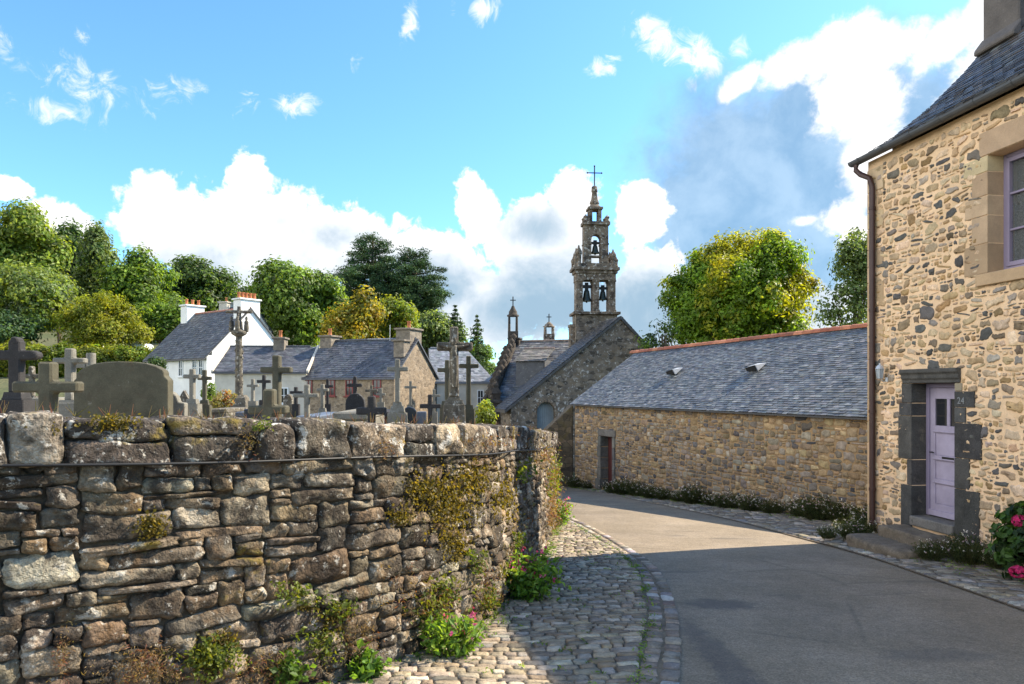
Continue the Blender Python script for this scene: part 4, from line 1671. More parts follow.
# two tin roof vents
nrm = np.cross(B_ - A_, Dd - A_)
nrm /= np.linalg.norm(nrm)
if nrm[2] < 0:
    nrm = -nrm
upv = np.cross(nrm, BF.s)
if upv[2] < 0:
    upv = -upv
for px, py in ((671, 374.5), (752, 371)):
    ray = P(px, py, 1.0)
    t_ = np.dot(A_, nrm) / np.dot(ray, nrm)
    c = ray * t_
    b = MB()
    V = [c - BF.s * .26 - upv * .02, c + BF.s * .22 - upv * .02, c - BF.s * .26 - upv * .02 + nrm * .20, c + BF.s * .22 - upv * .02 + nrm * .12, c - BF.s * .2 + upv * .40 + nrm * .012, c + BF.s * .16 + upv * .40 + nrm * .012]
    b.add(V, [(2, 3, 5, 4), (0, 2, 4), (1, 5, 3)], (1, 1, 1), 0)
    V2 = [V[0] + upv * .02, V[1] + upv * .02, V[3] + upv * .02 - nrm * .015, V[2] + upv * .02 - nrm * .015]
    b.add(V2, [(0, 1, 2, 3)], (1, 1, 1), 1)
    b.build('roof_vent', [M['tin'], M['black']], broof)
# the barn door and its stones
GR = [(.12, .115, .10), (.15, .14, .12), (.10, .098, .092)]
dh = bz1 - bz0
items = []
for k in range(5):
    z0, z1 = bz0 - .1 + (dh + .1) * k / 5, bz0 - .1 + (dh + .1) * (k + 1) / 5
    items.append((bd1 - .004, bd1 + (.34 if k == 0 else .2 + .06 * (k % 2)), -.3, .05 + (.03 if k == 0 else 0), z0, z1))
    items.append((bd0 - (.30 if k == 0 else .17), bd0 + .004, -.3, .05 + (.03 if k == 0 else 0), z0, z1))
items.append((bd0 - .2, bd1 + .2, -.3, .055, bz1, bz1 + .24))
quoins(BF, items, M['dark_granite'], 'door_surround', barn, GR, rng, .02)
b = MB()
for k in range(6):
    s0 = bd0 + (bd1 - bd0) * k / 6
    b.box(BF, s0 + .004, s0 + (bd1 - bd0) / 6 - .004, -.30, -.26, bz0 + .01, bz1 - .01)
bdoor = b.build('door', M['red_door'], barn, .004)
b = MB()
b.tube([BF(bd0 + .12, -.26, bz0 + .95), BF(bd0 + .12, -.22, bz0 + .95), BF(bd0 + .12, -.22, bz0 + 1.08)], .012, 6)
b.build('handle', M['iron'], bdoor)
# ramped wall at the far end of the barn
rw = MB()
poly = [(0, -4.3), (0, BE - .03), (1.12, -1.62), (1.5, -1.95), (1.5, -4.3)]
rw.prism(poly, lambda a, b, d: np.array([2.30 - a * .99, 27.05 + a * .12 + d, b]), 0.0, 1.2, (1, 1, 1))
tag(rw.build('ramped_wall', M['buttress'], None, .03), 'dark mossy wall sloping down from the far corner of the barn', 'wall')
# ---------------------------------------------------------------- the church
rng = np.random.default_rng(53)
church = thing('parish_church', 'old granite church with slate roofs and an open three storey bell tower', 'church', (3, 39, -4.2))
CF = Frame((-.05, 37.0), (.98, .196))
CF.n = -CF.n                              # outwards, to the lane
CA, CR = 5.89, 3.72                       # apex along s, apex height
CL, CRt = -.87, 10.1
mb = MB()
dL, dR, dZ, dS = 1.37, 2.33, -.68, -1.16  # arched door: jambs, crown, springing
zb = -4.6


def gz(s):
    return CL + (CR - CL) * s / CA if s < CA else CR - (s - CA) * 1.0


arc = [(dL + (dR - dL) * (.5 - .5 * math.cos(math.pi * k / 10)), dS + (dZ - dS) * math.sin(math.pi * k / 10)) for k in range(11)]
fnC = lambda a, b, d: CF(a, -d, b)
mb.prism([(0, zb), (0, CL), (dL, gz(dL)), (dL, zb)], fnC, 0, .6)
mb.prism([(dL, gz(dL)), *arc, (dR, gz(dR))][::1], fnC, 0, .6)
mb.prism([(dR, zb), (dR, gz(dR)), (CA, CR), (CRt, gz(CRt)), (CRt, zb)], fnC, 0, .6)
mb.prism([(dL, zb), (dL, -3.0), (dR, -3.0), (dR, zb)], fnC, 0.0, .6)
mb.box(CF, 0, .6, -9, -.6, zb, CL, (1, 1, 1), 0)
mb.build('west_gable', M['church'], church)
# arch stones
b = MB()
for k in range(11):
    a0, a1 = math.pi * k / 11, math.pi * (k + 1) / 11
    cx_, hw, hh = (dL + dR) / 2, (dR - dL) / 2, dZ - dS
    q = []
    for aa, g in ((a0, 1.0), (a0, 1.34), (a1, 1.34), (a1, 1.0)):
        q.append((cx_ - hw * g * math.cos(aa + (.02 if aa == a0 else -.02)), dS + (hh + (g - 1) * hw) * math.sin(aa)))
    b.prism(q, lambda a, b_, d: CF(a, d, b_), -.3, .035, pal([(.26, .23, .18), (.20, .175, .14), (.32, .29, .24)], rng))
for sd in (-1, 1):
    for k in range(5):
        z0, z1 = -3.0 + (dS + 3.0) * k / 5, -3.0 + (dS + 3.0) * (k + 1) / 5
        wd = .17 if k % 2 else .26
        s0, s1 = (dL - wd, dL + .002) if sd < 0 else (dR - .002, dR + wd)
        b.box(CF, s0, s1, -.3, .035, z0 + .01, z1 - .01, pal([(.26, .23, .18), (.20, .175, .14)], rng))
b.build('door_arch', M['church_cut'], church, .015)
b = MB()
for k in range(8):
    x0, x1 = dL + (dR - dL) * k / 8, dL + (dR - dL) * (k + 1) / 8
    zt = dS + (dZ - dS) * math.sqrt(max(0, 1 - ((x0 + x1) / (dL + dR) * 1.0 * (dL + dR) / (dR - dL) - (dL + dR) / (dR - dL)) ** 2))
    b.box(CF, x0 + .005, x1 - .005, -.36, -.30, -3.0, zt + .03)
b.build('door', M['grey_door'], church)
b = MB()
for k in range(8):                         # dressed stones at the left corner of the gable
    z0 = -4.2 + k * .42
    if z0 + .4 > CL:
        break
    b.box(CF, -.04, .5 if k % 2 else .3, -.5, .03, z0 + .01, z0 + .41, pal([(.36, .26, .14), (.30, .22, .13)], rng))
b.build('corner_stones', M['church_cut'], church, .02)
OLDS = [(.034, .033, .033), (.048, .046, .045), (.028, .028, .029), (.06, .058, .055), (.042, .038, .032)]
NAVE = [(.11, .11, .113), (.085, .085, .088), (.15, .148, .145), (.07, .07, .074), (.12, .112, .098)]
b = MB()
fo, bo = .16, -2.9
dL_ = np.array([0, 0, .10])
A_, B_ = CF(-.35, fo, CL - .35 * .786 + .08), CF(-.35, bo, CL - .35 * .786 + .08)
C1, C0 = CF(CA, bo, CR + .14), CF(CA, fo, CR + .14)
slates(b, B_, A_, C0, C1, (.26, .17), rng, OLDS, 0, .02, .02)
dn = np.array([0, 0, -.02])
dn2 = np.array([0, 0, -.17])
b.add([A_ + dn, B_ + dn, C1 + dn, C0 + dn, A_ + dn2, B_ + dn2, C1 + dn2, C0 + dn2], [(0, 1, 2, 3), (4, 5, 6, 7), (0, 3, 7, 4), (0, 4, 5, 1)], (.05, .048, .045))
R0_, R1_ = CF(CRt + .3, fo, gz(CRt + .3) + .12), CF(CRt + .3, bo, gz(CRt + .3) + .12)
slates(b, R0_, R1_, C1, C0, (.26, .17), rng, OLDS, 0, .02, .02)
b.add([R0_ + dn, R1_ + dn, C1 + dn, C0 + dn, R0_ + dn2, R1_ + dn2, C1 + dn2, C0 + dn2], [(0, 1, 2, 3), (4, 5, 6, 7), (0, 3, 7, 4)], (.05, .048, .045))
b.build('gable_roof', M['slate_old'], church)

# nave, seen beyond, with its roof towards the lane
NF = Frame((.32, 46.0), (.966, -.259))
NF.n = np.array([-.259, -.966, 0])
NR, NE, NW = 3.03, -.75, 5.2
nl = 6.5
b = MB()
slates(b, NF(0, NW, NE), NF(nl, NW, NE), NF(nl, 0, NR), NF(0, 0, NR), (.30, .20), rng, NAVE, 0, .02, .02)
b.add([NF(0, NW, NE - .02), NF(nl, NW, NE - .02), NF(nl, 0, NR - .02), NF(0, 0, NR - .02), NF(0, -NW, NE), NF(nl, -NW, NE)], [(0, 1, 2, 3), (3, 2, 5, 4)], (.09, .09, .1))
for k in range(18):
    s = k * nl / 18
    b.tube([NF(s, 0, NR), NF(s + nl / 18 - .02, 0, NR)], .09, 6, (.17, .12, .09))
b.build('nave_roof', M['slate_old'], church)
b = MB()
b.box(NF, .1, nl, NW - .7, NW - .15, -4.6, NE - .03)
b.box(NF, .1, nl, -NW + .1, -NW + .6, -4.6, NE - .03)
b.prism([(NW - .1, -4.6), (NW - .1, NE), (0, NR - .05), (-NW, NE), (-NW, -4.6)], lambda a, z, d: NF(d, a, z), -.1, .4)
b.build('nave_wall', M['church'], church)
b = MB()
cut = [(1, 1, 1), (.9, .9, .9), (1, 1, 1), (.8, .8, .8)]
b.prism([(NW + .15, NE - .15), (NW + .15, NE + .25), (0, NR + .32), (0, NR - .1)], lambda a, z, d: NF(d, a, z), -.28, .06, cut[1])
for k in range(11):
    t = (k + .3) / 11
    p = NF(-.12, NW * (1 - t) + .1, NE + (NR - NE) * t + .30)
    b.lathe(p, [(.2, -.2), (.26, .02), (.17, .14), (.23, .24), (.08, .42)], 6, pal(cut, rng, .15), 0, False, rng.random())
    p = NF(-.62, NW * (1 - t) + .1, NE + (NR - NE) * t - .45)
    b.lathe(p, [(.24, -.4), (.26, .02), (.17, .14), (.24, .24), (.08, .42)], 6, pal(cut, rng, .15), 0, False, rng.random())
b.prism([(NW + .1, NE - 2.6), (NW + .1, NE - .55), (.5, NR - .75), (.5, NE - 2.6)], lambda a, z, d: NF(d, a, z), -.85, -.29)
b.lathe(NF(-.1, .1, 0), [(.42, NR - 2.2), (.42, NR - .55), (.34, NR - .5), (.34, NR + .1), (.40, NR + .14), (.40, NR + .22)], 4, cut[0], 0, True, -.26)
b.build('crocketed_coping', M['church_dark'], church)


def bellcote(name, c, w, zs, parent, mat, cross_h):
    """small open turret: plinth, four posts, cap, ball and cross"""
    b = MB()
    x, y, z = c
    h = zs
    b.lathe((x, y, z), [(w * .62, 0), (w * .62, h * .12), (w * .5, h * .14), (w * .5, h * .42)], 4, cut[0], 0, True)
    for sx in (-1, 1):
        for sy in (-1, 1):
            b.lathe((x + sx * w * .36, y + sy * w * .36, z + h * .42), [(w * .13, 0), (w * .11, h * .34)], 6, pal(cut, rng, .15))
    b.lathe((x, y, z + h * .76), [(w * .58, 0), (w * .58, h * .035), (w * .42, h * .05), (w * .40, h * .11), (w * .22, h * .18), (w * .12, h * .24)], 8, cut[1])
    o = b.build(name, mat, parent)
    b = MB()
    t = z + h
    b.tube([(x, y, t - .05), (x, y, t + cross_h)], .035, 6)
    b.tube([(x - cross_h * .3, y, t + cross_h * .62), (x + cross_h * .3, y, t + cross_h * .62)], .03, 6)
    b.build('iron_cross', M['iron'], o)
    return o


c = P(513, 350, 46)
bellcote('turret', (c[0], c[1], c[2]), .66, (350 - 306) / F * 46, church, M['church_dark'], .6)
c = P(549, 343, 48.6)
bellcote('turret', (c[0], c[1], c[2]), .72, (343 - 322) / F * 48.6, church, M['church_cut'], .55)
# pinnacled pier at the foot of the coping
b = MB()
c = P(495.5, 400, 41)
b.lathe((c[0], c[1], 0), [(.30, -3.2), (.30, -.85), (.36, -.8), (.36, -.68), (.22, -.6), (.24, -.3), (.3, -.25), (.12, .1), (.16, .2), (.05, .42)], 4, cut[1], 0, True, .26)
b.lathe((c[0] - .0, c[1] - .6, 0), [(.55, -3.4), (.55, -1.75), (.62, -1.7), (.62, -1.5), (.4, -1.3)], 4, cut[3], 0, True, .26)
b.build('pinnacle', M['church_dark'], church)
# lean-to dormer
b = MB()
for (a0, a1, oo0, oo1, z0, z1) in ((.95, 2.6, 1.6, 3.9, -.6, 1.72),):
    b.box(NF, a0, a1, oo0, oo1, z0, z1, (.06, .062, .066))
dorm = b.build('dormer', M['slate_old'], church)
b = MB()
slates(b, NF(.85, 4.05, 1.62), NF(2.75, 4.05, 1.62), NF(2.75, 1.5, 2.45), NF(.85, 1.5, 2.45), (.28, .2), rng, [(.22, .2, .17), (.17, .155, .13), (.13, .12, .11)], 0, .03, .03)
b.add([NF(.85, 4.05, 1.6), NF(2.75, 4.05, 1.6), NF(2.75, 1.5, 2.43), NF(.85, 1.5, 2.43)], [(0, 1, 2, 3)], (.15, .14, .12))
b.tube([NF(.85, 1.5, 2.47), NF(2.75, 1.5, 2.47)], .09, 6, (.14, .10, .08))
b.build('dormer_roof', M['slate_old'], dorm)

# bell tower
TW = Frame(((594.5 - 512) / F * 42, 42.0), (.997, .075))
TW.n = -TW.n
px2 = 42 / F


def zt(py):
    return (HZ - py) * px2


def tx(px):
    return (px - 594.7) * px2


tw = MB()


def blk(x0, x1, y0, y1, dep=.62, col=None, ex=0):
    tw.box(TW, tx(x0), tx(x1), -dep - ex, dep + ex, zt(y1), zt(y0), pal(cut, rng, .12) if col is None else col)


BASEC = (.19, .16, .125)
blk(571.5, 618, 313, 315.5, .86)
for (x0, x1) in ((575.2, 581.8), (592, 598.2), (607.8, 614.6)):
    blk(x0, x1, 281, 313, .40)
    blk(x0 - .6, x1 + .6, 281, 282.6, .44)
    blk(x0 - .6, x1 + .6, 310.5, 313, .44)
blk(574.8, 614.8, 274.5, 281, .46, (.085, .075, .065))
blk(573.5, 616.2, 271.5, 274.5, .55)
blk(571.3, 618, 268.6, 271.5, .68)
blk(575.5, 614, 264.5, 268.6, .5)
# upper stage with its arch
for (x0, x1) in ((583.2, 590.6), (600.2, 607.8)):
    blk(x0, x1, 240.5, 264.5, .30)
    blk(x0 - .5, x1 + .5, 244, 245.6, .34)
arcp = [(tx(590.6) + (tx(600.2) - tx(590.6)) * (.5 - .5 * math.cos(math.pi * k / 8)), zt(240.5) + (zt(235.2) - zt(240.5)) * math.sin(math.pi * k / 8)) for k in range(9)]
tw.prism([(tx(583.2), zt(240.5)), *arcp, (tx(607.8), zt(240.5)), (tx(607.8), zt(226)), (tx(583.2), zt(226))], lambda a, b, d: TW(a, d, b), -.30, .30, cut[0])
blk(590.6, 600.2, 256, 257.6, .2)
blk(581.8, 609.2, 222.8, 226, .44)
# lantern with four posts
for (x0, x1) in ((588.4, 591.6), (597.6, 600.8)):
    for sg in (-1, 1):
        tw.box(TW, tx(x0), tx(x1), sg * .22 - .1, sg * .22 + .1, zt(222.8), zt(210.5), pal(cut, rng, .12))
blk(587.2, 602, 208.3, 210.5, .44)
cc = TW(0, 0, 0)
tw.lathe((cc[0], cc[1], zt(208.3)), [(.42, 0), (.40, .08), (.27, .14), (.25, .22), (.30, .28), (.20, .5), (.15, .9), (.19, .95), (.17, 1.25), (.08, 1.30)], 8, cut[0])
# pinnacles and urns on the cornices
for x, y0, y1, r_ in ((577.5, 247, 268.6, .2), (611.8, 250.5, 268.6, .2), (574.3, 256, 268.6, .14), (615, 258, 268.6, .14), (584.8, 216, 222.8, .15), (606.5, 216, 222.8, .15), (588, 218.5, 222.8, .1)):
    for sg in (-1, 1):
        p = TW(tx(x), sg * (.45 if y1 > 240 else .32), zt(y1))
        hh = (y1 - y0) * px2
        tw.lathe(p, [(r_, 0), (r_, hh * .15), (r_ * .7, hh * .2), (r_ * .78, hh * .55), (r_ * 1.0, hh * .62), (r_ * .9, hh * .74), (r_ * .35, hh * .88), (r_ * .2, hh)], 7, pal(cut, rng, .15))
blk(569.5, 574.3, 327, 348, .35)
blk(568.8, 574.9, 325, 327.5, .42)
tower = tw.build('bell_tower', M['church_cut'], church, .025)
tb_ = MB()
tb_.box(TW, tx(574), tx(615.5), -.6, .6, zt(352), zt(315.5))
tb_.box(TW, tx(574.6), tx(615), -.58, .58, -3.5, zt(352))
tb_.build('tower_base', M['church'], tower, .02)
# bells hang free in the openings
for (x, yt, yb, r_) in ((586.7, 284.5, 301.5, .30), (603, 286.5, 300, .27), (595.3, 241.5, 253.6, .26)):
    p = TW(tx(x), 0, zt(yb))
    h = (yb - yt) * px2
    t = thing('bell', {586.7: 'bronze bell in the lower left opening of the bell tower', 603: 'bronze bell in the lower right opening of the bell tower', 595.3: 'smaller bell high in the arched opening of the bell tower'}[x], 'bell', p, 'church tower bells')
    b = MB()
    b.lathe(p, [(r_ * 1.0, 0), (r_ * .97, h * .05), (r_ * .72, h * .2), (r_ * .60, h * .45), (r_ * .5, h * .62), (r_ * .25, h * .68)], 14)
    b.lathe(p, [(.05, -.08), (.03, h * .1)], 6)
    b.build('bell_body', M['bronze'], t)
    b = MB()
    b.box(TW, tx(x) - r_ * .95, tx(x) + r_ * .95, -.07, .07, p[2] + h * .78, p[2] + h * .96)
    b.box(TW, tx(x) - .1, tx(x) + .1, -.06, .06, p[2] + h * .66, p[2] + h * 1.1)
    b.build('yoke', M['iron'], t, .01)
b = MB()
p = np.array([cc[0], cc[1], zt(187)])
b.tube([p, p + np.array([0, 0, 1.22])], .035, 6)
b.tube([p + TW.s * -.42 + np.array([0, 0, .82]), p + TW.s * .42 + np.array([0, 0, .82])], .03, 6)
for q in (TW.s * -.42 + np.array([0, 0, .82]), TW.s * .42 + np.array([0, 0, .82]), np.array([0, 0, 1.22])):
    b.lathe(p + q, [(.02, -.05), (.06, 0), (.02, .05)], 6)
b.build('iron_cross', M['iron'], tower)

# ---------------------------------------------------------------- village houses behind the graveyard
def village_house(name, label, corner, sdir, L, W, zb, ze, zr, wall, cols, rng, chim=(), wins=(), ssize=(.3, .22), ov=.18, hip=0, verge=None, wmat='red_frame', ridge=None, roofm='slate'):
    fr = Frame(corner, sdir)
    fr.n = -fr.n if fr.n[1] > 0 else fr.n
    t = thing(name, label, 'house', (corner[0], corner[1], zb))
    b = MB()
    b.box(fr, 0, L, -.4, 0, zb - .6, ze)
    b.box(fr, 0, L, -W, -W + .4, zb - .6, ze)
    for s0 in ((0, L - .4) if not hip else (0,)):
        b.prism([(-.4, zb - .6), (-.4, ze + .4 * (zr - ze) / (W / 2)), (-W / 2, zr - .05), (-W + .4, ze + .4 * (zr - ze) / (W / 2)), (-W + .4, zb - .6)], lambda a, z, d, s0=s0: fr(s0 + d, a, z), 0, .4)
    if hip:
        b.box(fr, L - .4, L, -W + .4, -.4, zb - .6, ze)
    b.build('wall', M[wall], t)
    sl = (zr - ze) / (W / 2)
    b = MB()
    for sg in (0, 1):
        o_e, o_r = (ov, -W / 2) if not sg else (-W - ov, -W / 2)
        z_e = ze - ov * sl + .05
        p = [fr(-.12, o_e, z_e), fr(L + .12, o_e, z_e), fr(L + .12 - hip, o_r, zr + .05), fr(-.12, o_r, zr + .05)]
        if not sg:
            slates(b, *p, ssize, rng, cols, 0, .02, .02)
        dn = np.array([0, 0, -.02])
        dn2 = np.array([0, 0, -.12])
        b.add([q + dn for q in p] + [q + dn2 for q in p], [(0, 1, 2, 3), (4, 5, 6, 7), (0, 1, 5, 4), (1, 2, 6, 5), (0, 3, 7, 4)], cols[0])
    if hip:
        p = [fr(L + .12, ov, ze - ov * sl + .05), fr(L + .12, -W - ov, ze - ov * sl + .05), fr(L + .12 - hip, -W / 2, zr + .05)]
        b.add(p, [(0, 1, 2)], cols[0])
    for k in range(int(L / .4)):
        s = k * .4
        if s < L - hip:
            b.tube([fr(s, -W / 2, zr + .06), fr(s + .38, -W / 2, zr + .06)], .085, 6, ridge if ridge is not None else np.array(cols[1]) * .8)
    rf = b.build('roof', M[roofm], t)
    if verge is not None:
        for s0 in (-.16, L + .02):
            for sg in (0, 1):
                b = MB()
                o_e = ov if not sg else -W - ov
                b.prism([(o_e, ze - ov * sl - .02), (o_e, ze - ov * sl + .14), (-W / 2, zr + .16), (-W / 2, zr - .02)], lambda a, z, d, s0=s0: fr(s0 + d, a, z), 0, .14)
                b.build('verge', M[verge], t)
    for (s0, s1, oo0, oo1, z0, z1, mt, pots, capm) in chim:
        b = MB()
        b.box(fr, s0, s1, oo0, oo1, z0, z1)
        b.box(fr, s0 - .1, s1 + .1, oo0 - .1, oo1 + .1, z1, z1 + .12)
        c = b.build('chimney', M[mt], t, .02)
        for k in range(pots):
            u = (k + .5) / pots
            q = fr((s0 + s1) / 2, oo0 + (oo1 - oo0) * u, z1 + .12) if abs(oo1 - oo0) > abs(s1 - s0) else fr(s0 + (s1 - s0) * u, (oo0 + oo1) / 2, z1 + .12)
            b = MB()
            b.lathe(q, [(.13, 0), (.11, .05), (.10, .38), (.13, .40), (.12, .46)], 9)
            b.build('chimney_pot', M['terracotta'], c)
    for (face, s0, s1, z0, z1, mt) in wins:
        if face == 'f':
            fx = lambda s, o, z: fr(s, o, z)
        else:
            fx = lambda s, o, z: fr(L + o, -s, z)
        b = MB()
        e = .07
        b.box(fx, s0, s0 + e, .004, .05, z0, z1)
        b.box(fx, s1 - e, s1, .004, .05, z0, z1)
        b.box(fx, s0 + e, s1 - e, .004, .05, z1 - e, z1)
        b.box(fx, s0 + e, s1 - e, .004, .05, z0, z0 + e)
        b.box(fx, s0 + e, s1 - e, .006, .03, (z0 + z1) / 2 - .02, (z0 + z1) / 2 + .02)
        b.box(fx, (s0 + s1) / 2 - .02, (s0 + s1) / 2 + .02, .006, .031, z0 + e, z1 - e)
        b.box(fx, s0 - .1, s1 + .1, .003, .10, z0 - .08, z0 - .002)
        wo = b.build('window', M[mt], t)
        b = MB()
        b.box(fx, s0 + e, s1 - e, .003, .012, z0 + e, z1 - e)
        b.build('pane', M['glass'], wo)
    return t, fr


SLH = [(.075, .073, .074), (.058, .057, .06), (.10, .097, .094), (.08, .074, .068), (.12, .115, .108)]
SLV = [(.085, .088, .098), (.072, .075, .085), (.105, .107, .115), (.09, .094, .10)]
# tall white house
cA = (-21.2, 50.0)
L_, W_ = 8.4, 6.85
cA0 = np.array(cA) + np.array([-.8, .6]) * L_
wl = [('f', L_ - 3.7, L_ - 3.1, .9, 2.1, 'white_paint'), ('f', L_ - 1.85, L_ - 1.25, .9, 2.1, 'white_paint'), ('f', L_ - 1.0, L_ - .4, .9, 2.1, 'white_paint'),
      ('f', L_ - 6.6, L_ - 5.8, .8, 2.1, 'white_paint')]
village_house('white_house', 'tall white rendered house with steep slate roof and two white chimneys', cA0, (.8, -.6), L_, W_, float(Cz(52)), 2.36, 5.9,
              'white_wall', SLH, rng,
              [(.0, .9, -W_ / 2 - .75, -W_ / 2 + .75, 5.0, 6.55, 'white_wall', 3, 0), (L_ - .95, L_ - .02, -W_ / 2 - .8, -W_ / 2 + .8, 5.0, 6.5, 'white_wall', 5, 0)],
              wl, (.32, .24), .25, ridge=(.33, .13, .08), roofm='slate_old')
# white house further up
village_house('distant_white_house', 'white house peeping out behind the two chimneys of the tall white house', (-29.2, 68), (.96, -.28), 4.0, 5, 1.5, 5.8, 7.8, 'white_wall', SLV, rng,
              [(.2, 1.1, -3.1, -2.0, 6.8, 8.35, 'cream_wall', 1, 0)], [], (.5, .35))
# low rendered house
village_house('rendered_cottage', 'low cream rendered cottage with slate roof left of the stone cottage', (-18.3, 44.3), (.995, .04), 5.6, 5.6, float(Cz(45)), 1.12, 2.72, 'cream_wall', SLV, rng,
              [(2.9, 3.6, -3.2, -2.3, 2.0, 3.25, 'chimney_stone', 1, 0)],
              [('f', .5, 1.7, -1.4, -.55, 'white_paint'), ('f', 3.95, 4.5, -.9, .1, 'white_paint')], (.26, .19), .2, verge='cream_wall')
# stone cottage with red windows
cC = np.array((-6.88, 42.0))
Lc = 6.83
cC0 = cC + np.array([-.917, .399]) * Lc
frc = Frame(cC0, (.917, -.399))
wn_ = []
for px, w_ in ((308.5, .62), (331, .62), (349.5, .55), (377, .6)):
    s = s_on(frc, px)
    wn_.append(('f', s - w_ / 2, s + w_ / 2, -.42, .58, 'red_frame'))
village_house('stone_cottage', 'long stone cottage with slate roof, red framed windows and stone chimneys', cC0, (.917, -.399), Lc, 5.06, float(Cz(43)), .76, 3.05, 'cottage', SLV, rng,
              [(-.1, .75, -3.0, -2.0, 2.3, 3.35, 'chimney_stone', 1, 0), (Lc - 1.1, Lc - .1, -3.3, -1.9, 2.4, 3.62, 'chimney_stone', 1, 0), (Lc - .75, Lc - .05, -1.85, -1.1, 1.9, 2.85, 'chimney_stone', 0, 0)],
              wn_, (.26, .19), .15)
# pale cottage to the right of it
village_house('pale_cottage', 'pale cottage with hipped blue grey slate roof beside the church', (-5.1, 46.6), (.985, .17), 3.95, 6.2, float(Cz(46)), .56, 2.75, 'cream_wall', [(.19, .20, .215), (.165, .18, .195), (.215, .225, .24)], rng, [],
              [('f', 2.85, 3.3, -1.1, -.05, 'white_paint')], (.28, .2), .2, hip=1.6)
village_house('far_white_cottage', 'white gable end seen between the pale cottage and the church', (-1.9, 62), (.6, -.8), 5, 3.2, -2.6, 1.0, 2.4, 'white_wall', SLV, rng, [], [], (.5, .35))
# aerial on the stone cottage
an = MB()
ca = P(390, 341, 44.6)
an.tube([ca, ca + np.array([0, 0, 1.0])], .02, 5)
an.tube([ca + np.array([-1.4, 0, .12]), ca + np.array([1.0, .2, .14])], .016, 5)
for k in range(12):
    q = ca + np.array([-1.3 + k * .19, 0, .12])
    an.tube([q + np.array([0, -.15, 0]), q + np.array([0, .15, 0])], .01, 4)
tag(an.build('aerial', M['tin']), 'television aerial over the stone cottage roof', 'aerial')
# two white caravans up the slope
for (px, y0, y1, wpx, lab) in ((88, 340.5, 352, 21, 'small white caravan roof behind the yellow hedge'), (135, 343.5, 357, 28, 'larger white caravan between the hedge and the white house')):
    c = P(px, y1, 66)
    w_ = wpx / F * 66
    h = (y1 - y0) / F * 66 + .5
    t = thing('caravan', lab, 'caravan', (c[0], c[1], float(T(c[0], c[1]))))
    z0 = c[2] - .5
    b = MB()
    b.prism([(-w_ / 2, 0), (-w_ / 2 - .1, h * .5), (-w_ / 2 + .15, h * .95), (-w_ / 2 + .4, h), (w_ / 2 - .4, h), (w_ / 2 - .12, h * .93), (w_ / 2, h * .5), (w_ / 2, 0)], lambda a, z, d: np.array([c[0] + a, c[1] + d, z0 + z]), -1.1, 1.1)
    b.build('body', M['white_paint'], t, .06)
    b = MB()
    b.box(lambda s, o, z: np.array([c[0] + s, c[1] - 1.1 - o, z0 + z]), -w_ * .3, w_ * .25, .004, .03, h * .5, h * .82)
    b.build('window', M['glass'], t)
    for sx in (-1, 1):
        b = MB()
        b.tube([(c[0] + sx * w_ * .2, c[1] - 1.0, z0 - .05), (c[0] + sx * w_ * .2, c[1] - .8, z0 - .05)], .33, 14)
        b.build('wheel', M['black'], t)
# ---------------------------------------------------------------- graves
rng = np.random.default_rng(61)


def gfr(cx, Y, yaw=0.0):
    c = P(cx, HZ, Y)
    f = Frame((c[0], c[1]), (math.cos(yaw), math.sin(yaw)))
    f.n = -f.n
    return f


